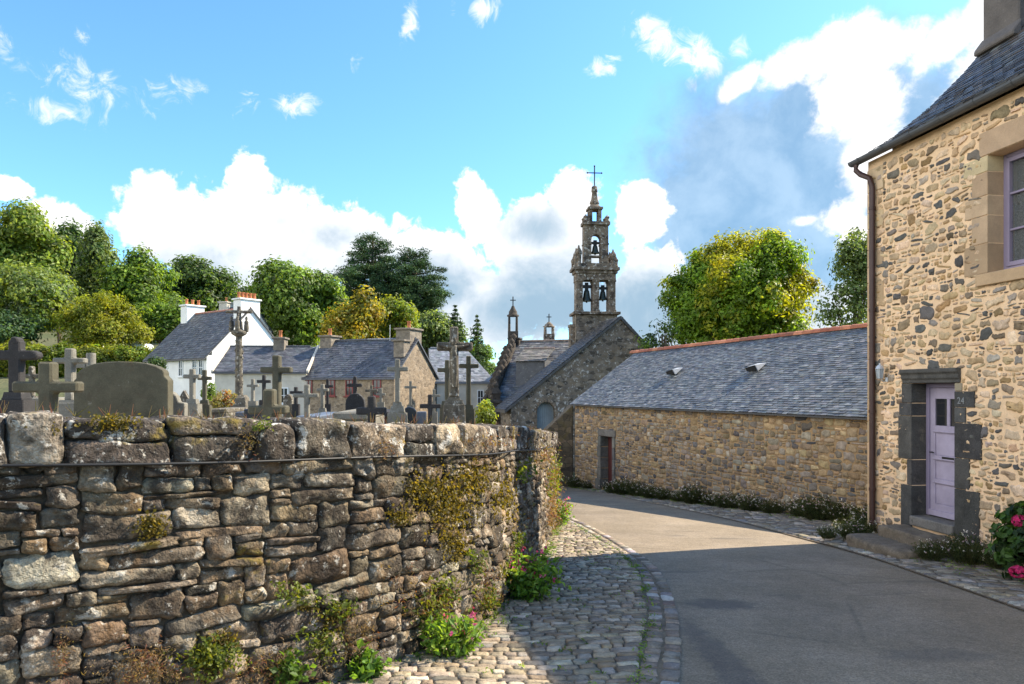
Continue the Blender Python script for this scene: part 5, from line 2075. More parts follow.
def grave_cross(label, cx, ytop, ybot, wup, arms, Y, mat, dep=.16, ped=(), yaw=0.0, ends=0.0, corpus=False, group='graveyard crosses', name='grave_cross', rough=.0, taper=0.0):
    """arms: (y0, y1, x0, x1) in the picture; ped: [(half width px, y top, y bottom)...]"""
    f = gfr(cx, Y, yaw)
    k = Y / F
    z = lambda py: (HZ - py) * k
    x = lambda px: (px - cx) * k / max(.3, math.cos(yaw))
    gzz = float(T(f.o[0], Y)) + .05
    t = thing(name, label, 'grave cross', (f.o[0], f.o[1], gzz), group)
    h = wup / 2 * k
    b = MB()
    zb = z(ped[0][1]) - .01 if ped else gzz - .1
    if arms:
        y0, y1, x0, x1 = arms
        a0, a1 = x(x0), x(x1)
        tp = taper * h
        poly = [(-h - tp, zb), (-h, z(y1)), (a0, z(y1)), (a0, z(y0)), (-h, z(y0)), (-h, z(ytop)), (h, z(ytop)), (h, z(y0)), (a1, z(y0)), (a1, z(y1)), (h, z(y1)), (h + tp, zb)]
    else:
        poly = [(-h, zb), (-h, z(ytop)), (h, z(ytop)), (h, zb)]
    b.prism(poly, lambda a, bb, d: f(a, d, bb), -dep / 2, dep / 2)
    if ends and arms:
        zc = (z(y0) + z(y1)) / 2
        for q in ((a0, zc), (a1, zc), (0, z(ytop))):
            r = ends * k
            n = 10
            poly = [(q[0] + r * math.cos(2 * math.pi * i / n), q[1] + r * math.sin(2 * math.pi * i / n)) for i in range(n)]
            b.prism(poly, lambda a, bb, d: f(a, d, bb), -dep / 2 - .006, dep / 2 + .006)
    b.build('cross', M[mat], t, min(.02, h * .3), 1)
    if ped:
        for i, (hw, y0, y1) in enumerate(ped):
            b = MB()
            zz0 = z(y1) if i < len(ped) - 1 else gzz - .15
            hwm = hw * k
            zz1 = z(y0)
            c = f(0, 0, 0)
            b.lathe((c[0], c[1], 0), [(hwm * 1.06, zz0), (hwm * 1.06, zz0 + (zz1 - zz0) * .25), (hwm, zz0 + (zz1 - zz0) * .32), (hwm * .9, zz1)], 4, (1, 1, 1), 0, True, yaw)
            b.build('pedestal', M[mat], t, .012)
    if corpus:
        b = MB()
        zc = (z(arms[0]) + z(arms[1])) / 2 - .05
        fr = dep / 2 + .03
        b.tube([f(0, fr, zc - .62), f(.01, fr + .02, zc - .35), f(0, fr, zc - .1), f(0, fr, zc + .05)], [.035, .06, .075, .05], 8)
        b.lathe(f(0, fr, zc + .08), [(.03, 0), (.05, .05), (.03, .11)], 8)
        for sg in (-1, 1):
            b.tube([f(0, fr, zc + .03), f(sg * .13, fr, zc + .04), f(sg * .24, fr - .02, zc + .07)], [.03, .024, .02], 6)
        b.build('carved_figure', M[mat], t)
    return t


grave_cross('dark stone cross with trefoil ends, leftmost in the graveyard', 17, 341, 402, 11, (350.5, 360, -1, 35), 12.5, 'grave_dark', .2, [(9, 392, 400), (14, 400, 412)], .10, 4.2)
grave_cross('broad weathered cross just behind the wall, left of the big headstone', 48.5, 362, 414, 13, (381.5, 392.5, 18, 79), 7.6, 'grave_green', .17, (), .12)
grave_cross('pale cross on a block pedestal between broad cross and big headstone', 70.5, 348.5, 402, 7.5, (358, 363.5, 56, 85), 10.5, 'grave_grey', .15, [(8, 400, 404), (10, 404, 416)], .15)
grave_cross('low pale cross standing far behind the leftmost dark cross', 32, 368, 402, 4, (374, 377.5, 24, 40), 17, 'grave_lichen', .14, [(5, 396, 406)], .1, 2.0)
grave_cross('pale slender cross right of the big headstone, left of a darker one', 192.5, 369, 400, 4.4, (374.5, 378.5, 184.5, 200), 13, 'grave_grey', .13, [(5, 399, 404), (8, 404, 414)], .1)
grave_cross('darker slender cross beside the pale one in front of white house', 204.6, 370, 402, 3.8, (376.5, 380, 198.5, 211), 13.5, 'grave_green', .12, [(4, 400, 405), (6.5, 405, 416)], .25)
grave_cross('small white cross near the foot of the tall calvary', 253, 379, 404, 2.8, (384.5, 387, 247.5, 258.5), 17, 'grave_grey', .13, [(4.5, 401, 408)], .1)
grave_cross('small dark cross between the tall calvary and big green cross', 264, 375, 402, 3, (380, 383, 257.5, 270.5), 18, 'grave_dark', .12, [(4.5, 400, 407)], .1)
grave_cross('tall green grey cross with wide arms in front of cream cottage', 277, 355.5, 408, 7, (367, 372.8, 262, 291.5), 11, 'grave_green', .18, (), .08)
grave_cross('squat mossy cross low behind the wall under the tall green cross', 270, 389, 417, 10.5, (405.5, 414, 250.5, 287.5), 7.3, 'grave_green', .18, (), .10)
grave_cross('plain pale cross with short arms right of the squat mossy cross', 307, 384.5, 420, 5, (393.5, 397.5, 294, 318), 9, 'grave_grey', .11, (), .15)
grave_cross('thin dark cross just left of the plain pale cross', 296, 387, 412, 3, (391, 394, 290.5, 302.5), 12, 'grave_dark', .1, [(4, 404, 412)], .1)
grave_cross('slim grey cross on stepped base before the red cottage windows', 322.5, 384, 409, 3.4, (388.5, 391.5, 317, 328.5), 13, 'grave_grey', .12, [(3.5, 408, 412), (5.5, 412, 419)], .1)
grave_cross('dark iron grave cross before the second red window', 327.5, 379, 407, 2.6, (385, 387.5, 322.5, 333), 15, 'grave_dark', .08, [(4, 404, 412)], .2)
grave_cross('dark cross standing over the round dark headstone', 355, 378, 402, 3.4, (383.5, 387, 349, 360.5), 16, 'grave_dark', .12, [(4, 394, 404)], .1, 1.8)
grave_cross('small dark cross right behind the round dark headstone', 371.5, 385, 404, 2.8, (389.5, 392, 365.5, 377.5), 17, 'grave_lichen', .12, [(4, 400, 408)], .1)
grave_cross('pale thin cross before the cottage wall left of pedestal cross', 381, 388, 408, 2.6, (393, 395.5, 376.5, 385.5), 17, 'grave_grey', .1, [(4, 402, 411)], .1)
grave_cross('black cross with pointed arms just behind the wall capstones', 371.6, 396, 426, 7, (407.5, 414.5, 357, 386), 8.5, 'grave_dark', .16, (), .1)
grave_cross('tall pale cross on a shaped pedestal before the cottage gable', 397.5, 359, 403, 4.8, (366.8, 371.3, 387.5, 408), 10, 'grave_grey', .13, [(4.5, 402, 406), (7, 406, 413), (10.5, 413, 426)], .12)
grave_cross('thin grey cross before the cottage gable', 410.5, 381, 406, 2.7, (386, 388.5, 404.5, 416.5), 15, 'grave_grey', .11, [(4, 405, 411)], .15)
grave_cross('dark wooden coloured cross low behind the wall near headstones', 430, 394.5, 424, 4.2, (404, 408.3, 420, 441), 10, 'grave_dark', .12, (), .1)
grave_cross('small grey cross behind the low dark one, left of big cross', 434, 389, 415, 2.6, (394.5, 397, 428.5, 440), 15, 'grave_grey', .1, [(4, 412, 418)], .1)
grave_cross('green stone cross half hidden left of the big lichened cross', 447, 360, 402, 4.4, (368, 372.2, 437.5, 456), 14, 'grave_green', .14, [(5.5, 401, 406), (8, 406, 420)], .1)
grave_cross('great lichened stone cross with carved figure and knobbed base', 454, 327, 398, 8.6, (342.5, 350.8, 437, 472.5), 12, 'grave_lichen', .22, [(6, 396.5, 400), (9.5, 400, 406), (12, 406, 430)], .10, 0, True, taper=.12)
grave_cross('dark cross on tall black base right of the great cross', 468.5, 356, 406, 4.4, (364, 368, 459, 478.5), 12.6, 'grave_green', .14, [(4.5, 405, 409), (6.5, 409, 428)], .12)


def headstone(label, cx, poly, Y, mat, dep=.14, yaw=0.1, name='headstone', cat='headstone', group='graveyard headstones', base=None):
    """poly: outline in picture coordinates"""
    f = gfr(cx, Y, yaw)
    k = Y / F
    g = float(T(f.o[0], Y)) + .02
    pts = [((px - cx) * k, (HZ - py) * k) for px, py in poly]
    zmin = min(p[1] for p in pts)
    pts = [(a, g - .1 if abs(z - zmin) < 1e-6 else z) for a, z in pts]
    b = MB()
    b.prism(pts, lambda a, z, d: f(a, d, z), -dep / 2, dep / 2)
    o = b.build(name, M[mat], None, .015, 2)
    return tag(o, label, cat, group)


big = [(79.5, 420), (79.5, 381), (82, 378.5), (82, 374.5), (85, 371), (91, 366.8), (99, 364), (109, 362.3), (122, 361.6), (137, 362), (148, 363.6), (157, 366.3), (163.5, 370), (165, 372.5), (165, 376), (169, 380), (169, 420)]
headstone('broad round topped mossy granite headstone, largest in the graveyard', 124, big, 9.0, 'grave_green', .19, .10)
arc_ = lambda x0, x1, yb, yt, n=8: [(x0, 440)] + [(x0 + (x1 - x0) * (.5 - .5 * math.cos(math.pi * i / n)), yb + (yt - yb) * math.sin(math.pi * i / n)) for i in range(n + 1)] + [(x1, 440)]
headstone('small grey headstone touching the right side of the big one', 175, [(169.5, 420), (169.5, 391), (174, 392), (178, 396), (180, 402), (186, 403), (186, 420)], 9.6, 'grave_grey', .14)
headstone('round dark headstone in the middle of the graveyard', 355.5, arc_(346, 365, 404, 393), 12, 'grave_dark', .16)
headstone('polished black headstone right of the pedestal cross', 411.5, [(405, 440), (405, 408), (409, 406.5), (414, 408), (416.5, 411), (416.5, 440)], 11, 'grave_black', .1)
headstone('blue grey headstone next to the polished black one', 421.5, [(416.8, 440), (416.8, 411.5), (426.5, 411.5), (426.5, 440)], 10.4, 'grave_blue', .1)
headstone('lichened headstone with rounded shoulders behind the plain pale cross', 288.5, arc_(284, 293, 402, 394), 12.5, 'grave_lichen', .15)
headstone('pointed grey headstone left of the two slender crosses', 184, [(180, 430), (180, 398), (184.5, 390), (189, 398), (189, 430)], 15, 'grave_lichen', .15)
headstone('black low headstone behind the squat mossy cross', 253, [(245, 430), (245, 409), (262, 409), (262, 430)], 9.5, 'grave_black', .12)


def tomb(label, px0, px1, yt, Y, mat, ln=1.9, yaw=.05, cat='tomb'):
    f = gfr((px0 + px1) / 2, Y, yaw)
    k = Y / F
    g = float(T(f.o[0], Y)) - .05
    z1 = (HZ - yt) * k
    hw = (px1 - px0) / 2 * k
    t = thing('tomb', label, cat, (f.o[0], Y, g))
    b = MB()
    b.box(f, -hw * .96, hw * .96, -ln, -.04, g, z1 - .10)
    b.build('base', M[mat], t, .01)
    b = MB()
    b.box(f, -hw, hw, -ln - .04, 0, z1 - .098, z1)
    b.build('slab', M[mat], t, .015)
    return t


tomb('long pale granite tomb slab behind the wall before the pointed cross', 332.5, 368, 412.5, 9.6, 'grave_grey', 1.8)
tomb('blue grey low tomb right of the squat mossy cross', 296, 318, 416, 10, 'grave_blue', 1.8)
tomb('dark low tomb at the foot of the calvary steps', 235, 249, 412, 14, 'grave_blue', 1.8)
tomb('grey tomb beyond the leftmost dark cross', 20, 44, 398, 15, 'grave_grey', 1.8)
tomb('dark tomb under the small dark crosses in the middle', 372, 392, 412, 13, 'grave_dark', 1.9)
tomb('pale tomb behind the pair of slender crosses', 206, 226, 409, 18, 'grave_lichen', 1.9)
# broken round column and a big flower bowl left
f = gfr(91, 14, 0)
k = 14 / F
gg = float(T(f.o[0], 14))
b = MB()
b.lathe((f.o[0], 14, 0), [(.085, gg - .1), (.085, (HZ - 354) * k), (.078, (HZ - 353) * k)], 14, (1, 1, 1))
b.box(f, -.30, -.07, -.07, .07, (HZ - 368) * k, (HZ - 361) * k)
tag(b.build('broken_column', M['grave_grey'], None, .008), 'short round stone post rising over the big headstone on its left', 'column')

# the calvary
Yc = 24.0
f = gfr(239, Yc, .12)
k = Yc / F
cx0 = f.o[0]
z = lambda py: (HZ - py) * k
gg = float(T(cx0, Yc))
cal = thing('calvary', 'tall slender granite calvary with a sculpted top on stone steps', 'calvary', (cx0, Yc, gg))
b = MB()
b.lathe((cx0, Yc, 0), [(.135, z(396)), (.125, z(380)), (.12, z(360)), (.11, z(340)), (.105, z(335))], 8)
for py in range(340, 394, 5):
    for q in range(3):
        th = rng.uniform(0, 6.28)
        b.lathe((cx0 + .11 * math.cos(th), Yc + .11 * math.sin(th), z(py + rng.uniform(-2, 2))), [(.01, -.05), (.045, 0), (.01, .05)], 6)
b.build('shaft', M['grave_lichen'], cal)
b = MB()
b.lathe((cx0, Yc, 0), [(.12, z(336.5)), (.26, z(334)), (.27, z(331.5)), (.16, z(330)), (.09, z(328)), (.07, z(309))], 8)
b.tube([f(-.42, 0, z(311.8)), f(.42, 0, z(311.8))], .055, 7)
b.tube([f(0, 0, z(318)), f(0, 0, z(306.5))], .06, 7)
b.build('cross_head', M['grave_lichen'], cal)
b = MB()
for sg, yy in ((-1, 0), (1, 0), (0, 1), (0, -1)):     # little figures round the head
    q = f(sg * .24, yy * .2, 0)
    b.lathe((q[0], q[1], z(332)), [(.07, 0), (.085, .12), (.07, .28), (.075, .34), (.03, .39), (.045, .43), (.045, .47), (.015, .52)], 7)
b.tube([f(0, .09, z(323)), f(0, .11, z(318)), f(0, .09, z(313))], [.03, .06, .045], 7)
for sg in (-1, 1):
    b.tube([f(0, .09, z(313.5)), f(sg * .3, .07, z(312))], .025, 5)
b.build('carved_figures', M['grave_lichen'], cal)
b = MB()
b.lathe((cx0, Yc, 0), [(.30, z(407)), (.27, z(398)), (.2, z(395))], 4, (1, 1, 1), 0, True, .12)
b.lathe((cx0, Yc, 0), [(.62, gg - .1), (.60, z(407) - .12), (.55, z(407))], 4, (1, 1, 1), 0, True, .12)
b.lathe((cx0, Yc, 0), [(1.05, gg - .2), (1.03, gg + .12), (.98, gg + .18)], 4, (1, 1, 1), 0, True, .12)
b.build('steps', M['grave_lichen'], cal, .02)

# ---------------------------------------------------------------- trees
rng = np.random.default_rng(71)
TL = lambda x, y: float(T(x, y))


def gold_top(P0, zz, base, rng):
    g = np.array([(.27, .27, .018), (.24, .25, .016), (.33, .27, .02), (.36, .22, .02)])
    k = .30 * zz + .75 * vnoise(P0 * .42, 9) + .22 * vnoise(P0 * 1.1, 12) + .12 * (P0[:, 0] > np.median(P0[:, 0]) + .8) * (zz < .6)
    sel = k + .12 * rng.standard_normal(len(zz)) > .22
    pick = rng.choice(4, sel.sum(), p=[.50, .42, .08, .0])
    base[sel] = g[pick] * (1 + .15 * rng.standard_normal((sel.sum(), 1)))
    return base


gr = 'trees on the hillside behind the graveyard'
tree_px('broadleaf_tree', 'tall pale green tree at the far left edge', 6, 202, 110, 350, 70, GREENS['light'], rng, TL, .42, 1.0, group=gr, crad=1.25)
tree_px('broadleaf_tree', 'dark leafy tree behind the pale one at the left edge', 62, 222, 70, 340, 82, GREENS['dark'], rng, TL, .42, 1.0, group=gr, crad=1.3)
tree_px('broadleaf_tree', 'feathery topped tree between the dark and the bushy green trees', 98, 224, 42, 330, 78, GREENS['grey'], rng, TL, .38, .8, group=gr, crad=.9)
tree_px('broadleaf_tree', 'bushy mid green tree right of the feathery one', 138, 250, 84, 352, 76, GREENS['mid'], rng, TL, .40, 1.0, group=gr, crad=1.2)
tree_px('broadleaf_tree', 'small round yellow green tree above the hedge', 105, 288, 88, 366, 64, GREENS['yellowgreen'], rng, TL, .24, 1.5, group=gr, crad=.7, core=.7)
tree_px('broadleaf_tree', 'spreading pale tree above the left part of the hedge', 26, 262, 100, 345, 66, GREENS['grey'] + GREENS['light'][:2], rng, TL, .36, 1.0, group=gr, crad=1.1)
tree_px('broadleaf_tree', 'low dark bushy tree at the left edge over the hedge', 10, 308, 70, 352, 62, GREENS['blue'], rng, TL, .3, 1.0, group=gr, crad=.9)
tree_px('broadleaf_tree', 'dark domed tree behind the chimneys of the tall white house', 198, 261, 88, 345, 96, GREENS['mid'][:1] + GREENS['dark'][1:], rng, TL, .46, 1.0, group=gr, crad=1.3)
tree_px('broadleaf_tree', 'green bank of foliage left of the tall white house roof', 160, 296, 60, 350, 72, GREENS['mid'], rng, TL, .36, 1.0, group=gr, crad=1.0)
tree_px('broadleaf_tree', 'broad pale oak between white house and cottage chimneys', 298, 264, 104, 372, 74, GREENS['mid'] + GREENS['light'][3:], rng, TL, .40, 1.2, group=gr, crad=1.15)
tree_px('broadleaf_tree', 'rusty gold tree over the stone cottage roof', 352, 291, 70, 366, 66, GREENS['gold'], rng, TL, .32, 1.1, group=gr, crad=.9)
tree_px('broadleaf_tree', 'yellow green tree right of the rusty gold tree', 396, 296, 56, 364, 70, GREENS['yellowgreen'] + GREENS['light'], rng, TL, .32, 1.0, group=gr, crad=.9)
pine_px('pine_tree', 'tallest wide dark pine over the cottage roofs', 372, 238, 86, 312, 92, GREENS['blue'], rng, TL, gr)
pine_px('pine_tree', 'slightly lower dark pine right beside the tallest one', 415, 252, 70, 318, 90, GREENS['blue'], rng, TL, gr)
tree_px('broadleaf_tree', 'dull green tree behind the pale cottage roof', 428, 312, 62, 360, 80, GREENS['grey'], rng, TL, .36, 1.0, group=gr, crad=1.0)
conifer_px('fir_tree', 'small dark fir poking up between the gold and yellow trees', 381, 296, 26, 350, 72, GREENS['blue'], rng, TL, .28, 13, gr, 34)
conifer_px('fir_tree', 'pointed fir left of the taller isolated spruce', 455, 305, 42, 362, 80, GREENS['blue'] + GREENS['dark'], rng, TL, .32, 15, gr, 40)
conifer_px('fir_tree', 'isolated pointed spruce just left of the church turret', 477, 315, 40, 384, 68, GREENS['dark'] + GREENS['mid'][2:], rng, TL, .28, 17, gr, 40)
tree_px('broadleaf_tree', 'low green trees closing the gap left of the church', 470, 345, 60, 385, 95, GREENS['mid'], rng, TL, .4, .9, group=gr, crad=1.0)
for i, (cx, yt, w, Y, c, lab) in enumerate(((40, 250, 120, 104, 'dark', 'darkest wood crown far behind the left edge trees'), (150, 278, 110, 108, 'mid', 'far green wood crown left of the white house'),
                                         (250, 285, 80, 112, 'dark', 'far dark wood crown behind the white house chimney'), (330, 290, 110, 114, 'dark', 'far dark wood crown behind the oak'), (425, 318, 90, 116, 'mid', 'far wood crown under the big pine'))):
    tree_px('broadleaf_tree', lab, cx, yt, w, 372, Y, GREENS[c], rng, TL, .55, .9, group=gr, crad=1.5)
# behind the barn
gb = 'trees behind the barn'
tree_px('maple_tree', 'big round maple turning gold at the top behind the barn roof', 742, 233, 168, 392, 38, [(.13, .21, .016), (.17, .25, .02), (.10, .17, .015)], rng, lambda x, y: float(G(y)), .20, 4.2, 16, group=gb, top=gold_top, crad=.55, per=32, squash=.9, core=.78)
tree_px('broadleaf_tree', 'airy grey green tree between the maple and the house', 858, 228, 84, 375, 34, GREENS['grey'], rng, lambda x, y: float(G(y)), .17, 1.5, 10, group=gb, crad=.5, per=24)
tree_px('broadleaf_tree', 'sparse dark sapling at the left side of the maple', 662, 318, 44, 372, 36, GREENS['dark'] + GREENS['mid'], rng, lambda x, y: float(G(y)), .17, .8, 6, group=gb, crad=.42, per=18)

# hedge and shrubs
ug = MB()
lob = []
for k in range(46):
    px = rng.uniform(-60, 190)
    Y_ = rng.uniform(61, 70)
    c = P(px, 352, Y_)
    lob.append((np.array([c[0], c[1], TL(c[0], c[1]) + .5]), (1.8, 1.5, rng.uniform(.9, 1.9))))
foliage(ug, lob, 900, 26, .6, .30, GREENS['mid'] + GREENS['dark'], rng, None, .8)
tag(ug.build('undergrowth', M['leaf']), 'green undergrowth below the trees beyond the hedge', 'undergrowth', None, 'stuff')
hd = MB()
lob = []
for px in range(-20, 160, 12):
    c = P(px, 354, 58)
    lob.append((c + np.array([0, 0, -.4]), (1.1, .9, 1.25 * (1 if px < 90 else .75))))
foliage(hd, lob, 620, 40, .42, .20, GREENS['yellowgreen'] + [(.12, .17, .02), (.10, .15, .02)], rng, None, .9)
tag(hd.build('hedge', M['leaf']), 'bright yellow green hedge running behind the left graves', 'hedge')


def bush(name, label, cx, cy, w, h, Y, cols, n, per, crad, leaf, group=None, mat='leaf', cat='shrub'):
    c = P(cx, cy, Y)
    k = Y / F
    b = MB()
    lob = [(c, (w / 2 * k, w / 2 * k, h / 2 * k))]
    for q in range(5):
        th = rng.uniform(0, 6.28)
        lob.append((c + np.array([w * .3 * k * math.cos(th), w * .3 * k * math.sin(th), rng.uniform(-.3, .35) * h * k]), (w * .25 * k, w * .25 * k, h * .28 * k)))
    foliage(b, lob, n, per, crad, leaf, cols, rng, None, .9)
    return tag(b.build(name, M[mat]), label, cat, group)


bush('shrub', 'yellow green shrub right of the great stone cross', 484, 416, 20, 26, 22, GREENS['yellowgreen'] + GREENS['light'], 70, 24, .14, .09)
bush('shrub', 'dry orange flowered shrub at the foot of the calvary', 222, 404, 26, 22, 21, [(.20, .17, .07), (.26, .12, .06), (.13, .13, .05), (.30, .24, .12)], 60, 22, .15, .08)
bush('shrub', 'small green shrub beside the darker slender cross', 208, 393, 10, 16, 20, GREENS['mid'], 30, 20, .12, .08)
bush('shrub', 'dark clipped shrub in front of the white house porch', 158, 363, 16, 14, 48, GREENS['dark'], 40, 20, .25, .16)

# ---------------------------------------------------------------- wild plants
rng = np.random.default_rng(83)
LF = [(.13, .23, .03), (.17, .29, .04), (.22, .33, .05), (.10, .18, .03)]


def plant(name, label, base, r, h, nst, cols, leaf, rng, flower=None, nfl=0, group=None, lean=(0, 0), per=14, fsize=.02, cat='plant', asp=.5):
    """stems fanning from one root with leaves along them and flower heads"""
    base = np.asarray(base, float)
    t = thing(name, label, cat, base, group)
    sb, lb, fb = MB(), MB(), MB()
    tips = []
    for i in range(nst):
        th = rng.uniform(0, 6.28)
        rr = r * math.sqrt(rng.random())
        tip = base + np.array([rr * math.cos(th) + lean[0], rr * math.sin(th) + lean[1], h * rng.uniform(.45, 1.0) * (1 - .35 * (rr / r) ** 2)])
        root = base + np.array([rr * .4 * math.cos(th), rr * .4 * math.sin(th), -.02])
        mid_ = (root + tip) / 2 + np.array([0, 0, .06 * h])
        sb.tube([root, mid_, tip], [.004, .003, .002], 4, (.10, .11, .04), 0, False)
        u = rng.uniform(.15, 1.0, per)[:, None]
        pos = root * (1 - u) ** 2 + 2 * mid_ * u * (1 - u) + tip * u ** 2 + rng.standard_normal((per, 3)) * leaf * .55
        nr = unit(per, rng) * .8 + np.array([0, 0, .7])
        nr /= np.linalg.norm(nr, axis=1)[:, None]
        c = np.array(cols[rng.integers(len(cols))])
        leaf_quads(lb, pos, nr, np.full(per, leaf), np.clip(c * (1 + .2 * rng.standard_normal((per, 1))), .004, 1), rng, 0, asp)
        tips.append(tip)
    sb.build('stems', M['leaf'], t)
    lb.build('leaves', M['leaf'], t)
    if flower and nfl:
        for i in range(nfl):
            p = tips[rng.integers(len(tips))] + rng.standard_normal(3) * np.array([.3, .3, .12]) * r * .5 + np.array([0, 0, .015])
            n = 7
            pos = p + rng.standard_normal((n, 3)) * fsize * .45
            leaf_quads(fb, pos, unit(n, rng), np.full(n, fsize * .8), np.tile(np.array(flower[rng.integers(len(flower))]), (n, 1)) * rng.uniform(.8, 1.15), rng, 0, .9)
        tag(fb.build('flowers', M['petal'], t), kind='stuff')
    return t


def foot(px, py):
    """ground point at the foot of things seen at (px, py)"""
    Y = 1.65 * F / (py - HZ - .075 * F)
    return np.array([(px - 512) / F * Y, Y, float(G(Y)) + .02])


PK = [(.50, .06, .20), (.58, .11, .28), (.42, .05, .16)]
plant('valerian', 'tall pink flowered valerian at the wall where the shadow meets it', foot(527, 600), .34, .62, 70, LF, .075, rng, PK, 26, 'pink valerian along the wall foot', (.06, 0), 16, .035)
plant('valerian', 'pink flowered valerian low at the wall foot, nearest the camera', foot(450, 657), .24, .40, 44, LF, .06, rng, PK, 8, 'pink valerian along the wall foot', (.03, -.02), 14, .028)
plant('valerian', 'small pink valerian at the rounded far end of the wall', foot(556, 524) + np.array([-.02, -.25, 0]), .28, .6, 40, LF, .08, rng, PK, 16, 'pink valerian along the wall foot', (.1, 0), 14, .045)
plant('leafy_weed', 'broad leaved bright green weed at the bottom of the wall', foot(366, 684) + np.array([0, .05, .02]), .13, .18, 22, [(.10, .19, .03), (.13, .23, .04)], .06, rng, None, 0, None, (0, 0), 10, .02, 'plant', .8)
plant('leafy_weed', 'fresh green leaves sprouting near the picture bottom left of the broad weed', foot(288, 700) + np.array([0, 0, .1]), .12, .22, 18, [(.10, .18, .03), (.07, .13, .02)], .05, rng, None, 0, None, (0, 0), 10, .02, 'plant', .7)
# ferns, dry stalks and moss growing on the wall itself
def on_wall(px, py):
    """point of the wall face seen at (px, py)"""
    s = np.interp(px, *_wpx)
    x, y, tx_, ty_ = [float(v[0]) for v in wp.at(s)]
    return np.array([x + ty_ * .05, y - tx_ * .05, -(py - HZ) / F * y]), np.array([ty_, -tx_, 0.])


_s = np.arange(wp.s_of_y(3.0), wp.s_of_y(14.5), .05)
_x, _y, _, _ = wp.at(_s)
_wpx = (512 + F * _x / _y, _s)
mo, gr_, dry = MB(), MB(), MB()
MOSS = [(.16, .12, .02), (.12, .095, .02), (.20, .15, .03), (.09, .08, .02)]
for (px, py, wx, wy, n) in ((445, 505, 26, 32, 1500), (420, 490, 22, 14, 700), (450, 545, 14, 16, 500), (470, 480, 22, 20, 700), (150, 525, 14, 12, 500), (110, 424, 26, 9, 500), (40, 428, 18, 9, 300), (395, 515, 12, 10, 350),
                         (215, 640, 20, 12, 350), (330, 620, 22, 14, 300), (500, 500, 14, 26, 500), (300, 600, 12, 10, 200)):
    for i in range(n):
        p, nn_ = on_wall(px + rng.normal(0, wx * .5), py + rng.normal(0, wy * .5))
        p = p + nn_ * rng.uniform(-.015, .03)
        d = nn_ * .7 + rng.standard_normal(3) * .6
        leaf_quads(mo, p[None], (d / np.linalg.norm(d))[None], np.array([.022 * p[1] / 5]), np.array(MOSS[rng.integers(4)])[None] * rng.uniform(.6, 1.3), rng, 0, .9)
mo_o = mo.build('moss', M['leaf'], wall)
tag(mo_o, kind='stuff')


def tufts(b, spots, cols, leaf, asp, down=0.0):
    for (px, py, wx, wy, n) in spots:
        for i in range(n):
            p, nn_ = on_wall(px + rng.normal(0, wx * .5), py + rng.normal(0, wy * .5))
            m_ = 7
            q = p + nn_ * rng.uniform(0, .09, (m_, 1)) + rng.standard_normal((m_, 3)) * .022 * p[1] / 5
            d = unit(m_, rng) * .8 + nn_ * .5 + np.array([0, 0, .4])
            d /= np.linalg.norm(d, axis=1)[:, None]
            c = np.array(cols[rng.integers(len(cols))]) * rng.uniform(.7, 1.3)
            leaf_quads(b, q, d, np.full(m_, leaf * p[1] / 5 * rng.uniform(.7, 1.2)), np.tile(c, (m_, 1)), rng, 0, asp)


tufts(gr_, [(205, 655, 30, 18, 150), (330, 605, 18, 10, 30), (310, 640, 22, 16, 36), (285, 590, 20, 10, 26), (420, 610, 20, 14, 40), (435, 590, 14, 14, 40), (468, 560, 8, 14, 18), (510, 540, 8, 10, 20), (548, 480, 5, 24, 30), (520, 470, 10, 10, 14), (255, 425, 8, 3, 10), (480, 600, 14, 14, 40), (505, 575, 12, 14, 40), (460, 630, 26, 10, 40)],
      [(.10, .13, .02), (.13, .16, .025), (.16, .17, .02), (.07, .10, .02)], .034, .6)
tufts(dry, [(200, 668, 120, 14, 170), (400, 600, 60, 40, 60), (140, 660, 26, 24, 150), (60, 640, 8, 24, 40), (350, 640, 20, 22, 60), (548, 495, 7, 44, 150), (535, 455, 16, 16, 70), (545, 520, 7, 30, 70), (480, 590, 16, 30, 90), (510, 560, 12, 40, 70), (240, 440, 10, 12, 26), (380, 445, 10, 14, 22), (425, 600, 20, 20, 60), (480, 440, 40, 8, 40), (270, 660, 26, 16, 60)],
      [(.20, .13, .06), (.15, .09, .045), (.24, .17, .08), (.17, .07, .045), (.12, .10, .04)], .030, .22)
tag(gr_.build('creeping_weeds', M['leaf']), 'green weeds and small ferns rooted in the joints of the rubble wall', 'weeds', None, 'stuff')
tag(dry.build('dry_weeds', M['leaf']), 'brown dry weeds hanging on the face of the rubble wall', 'weeds', None, 'stuff')
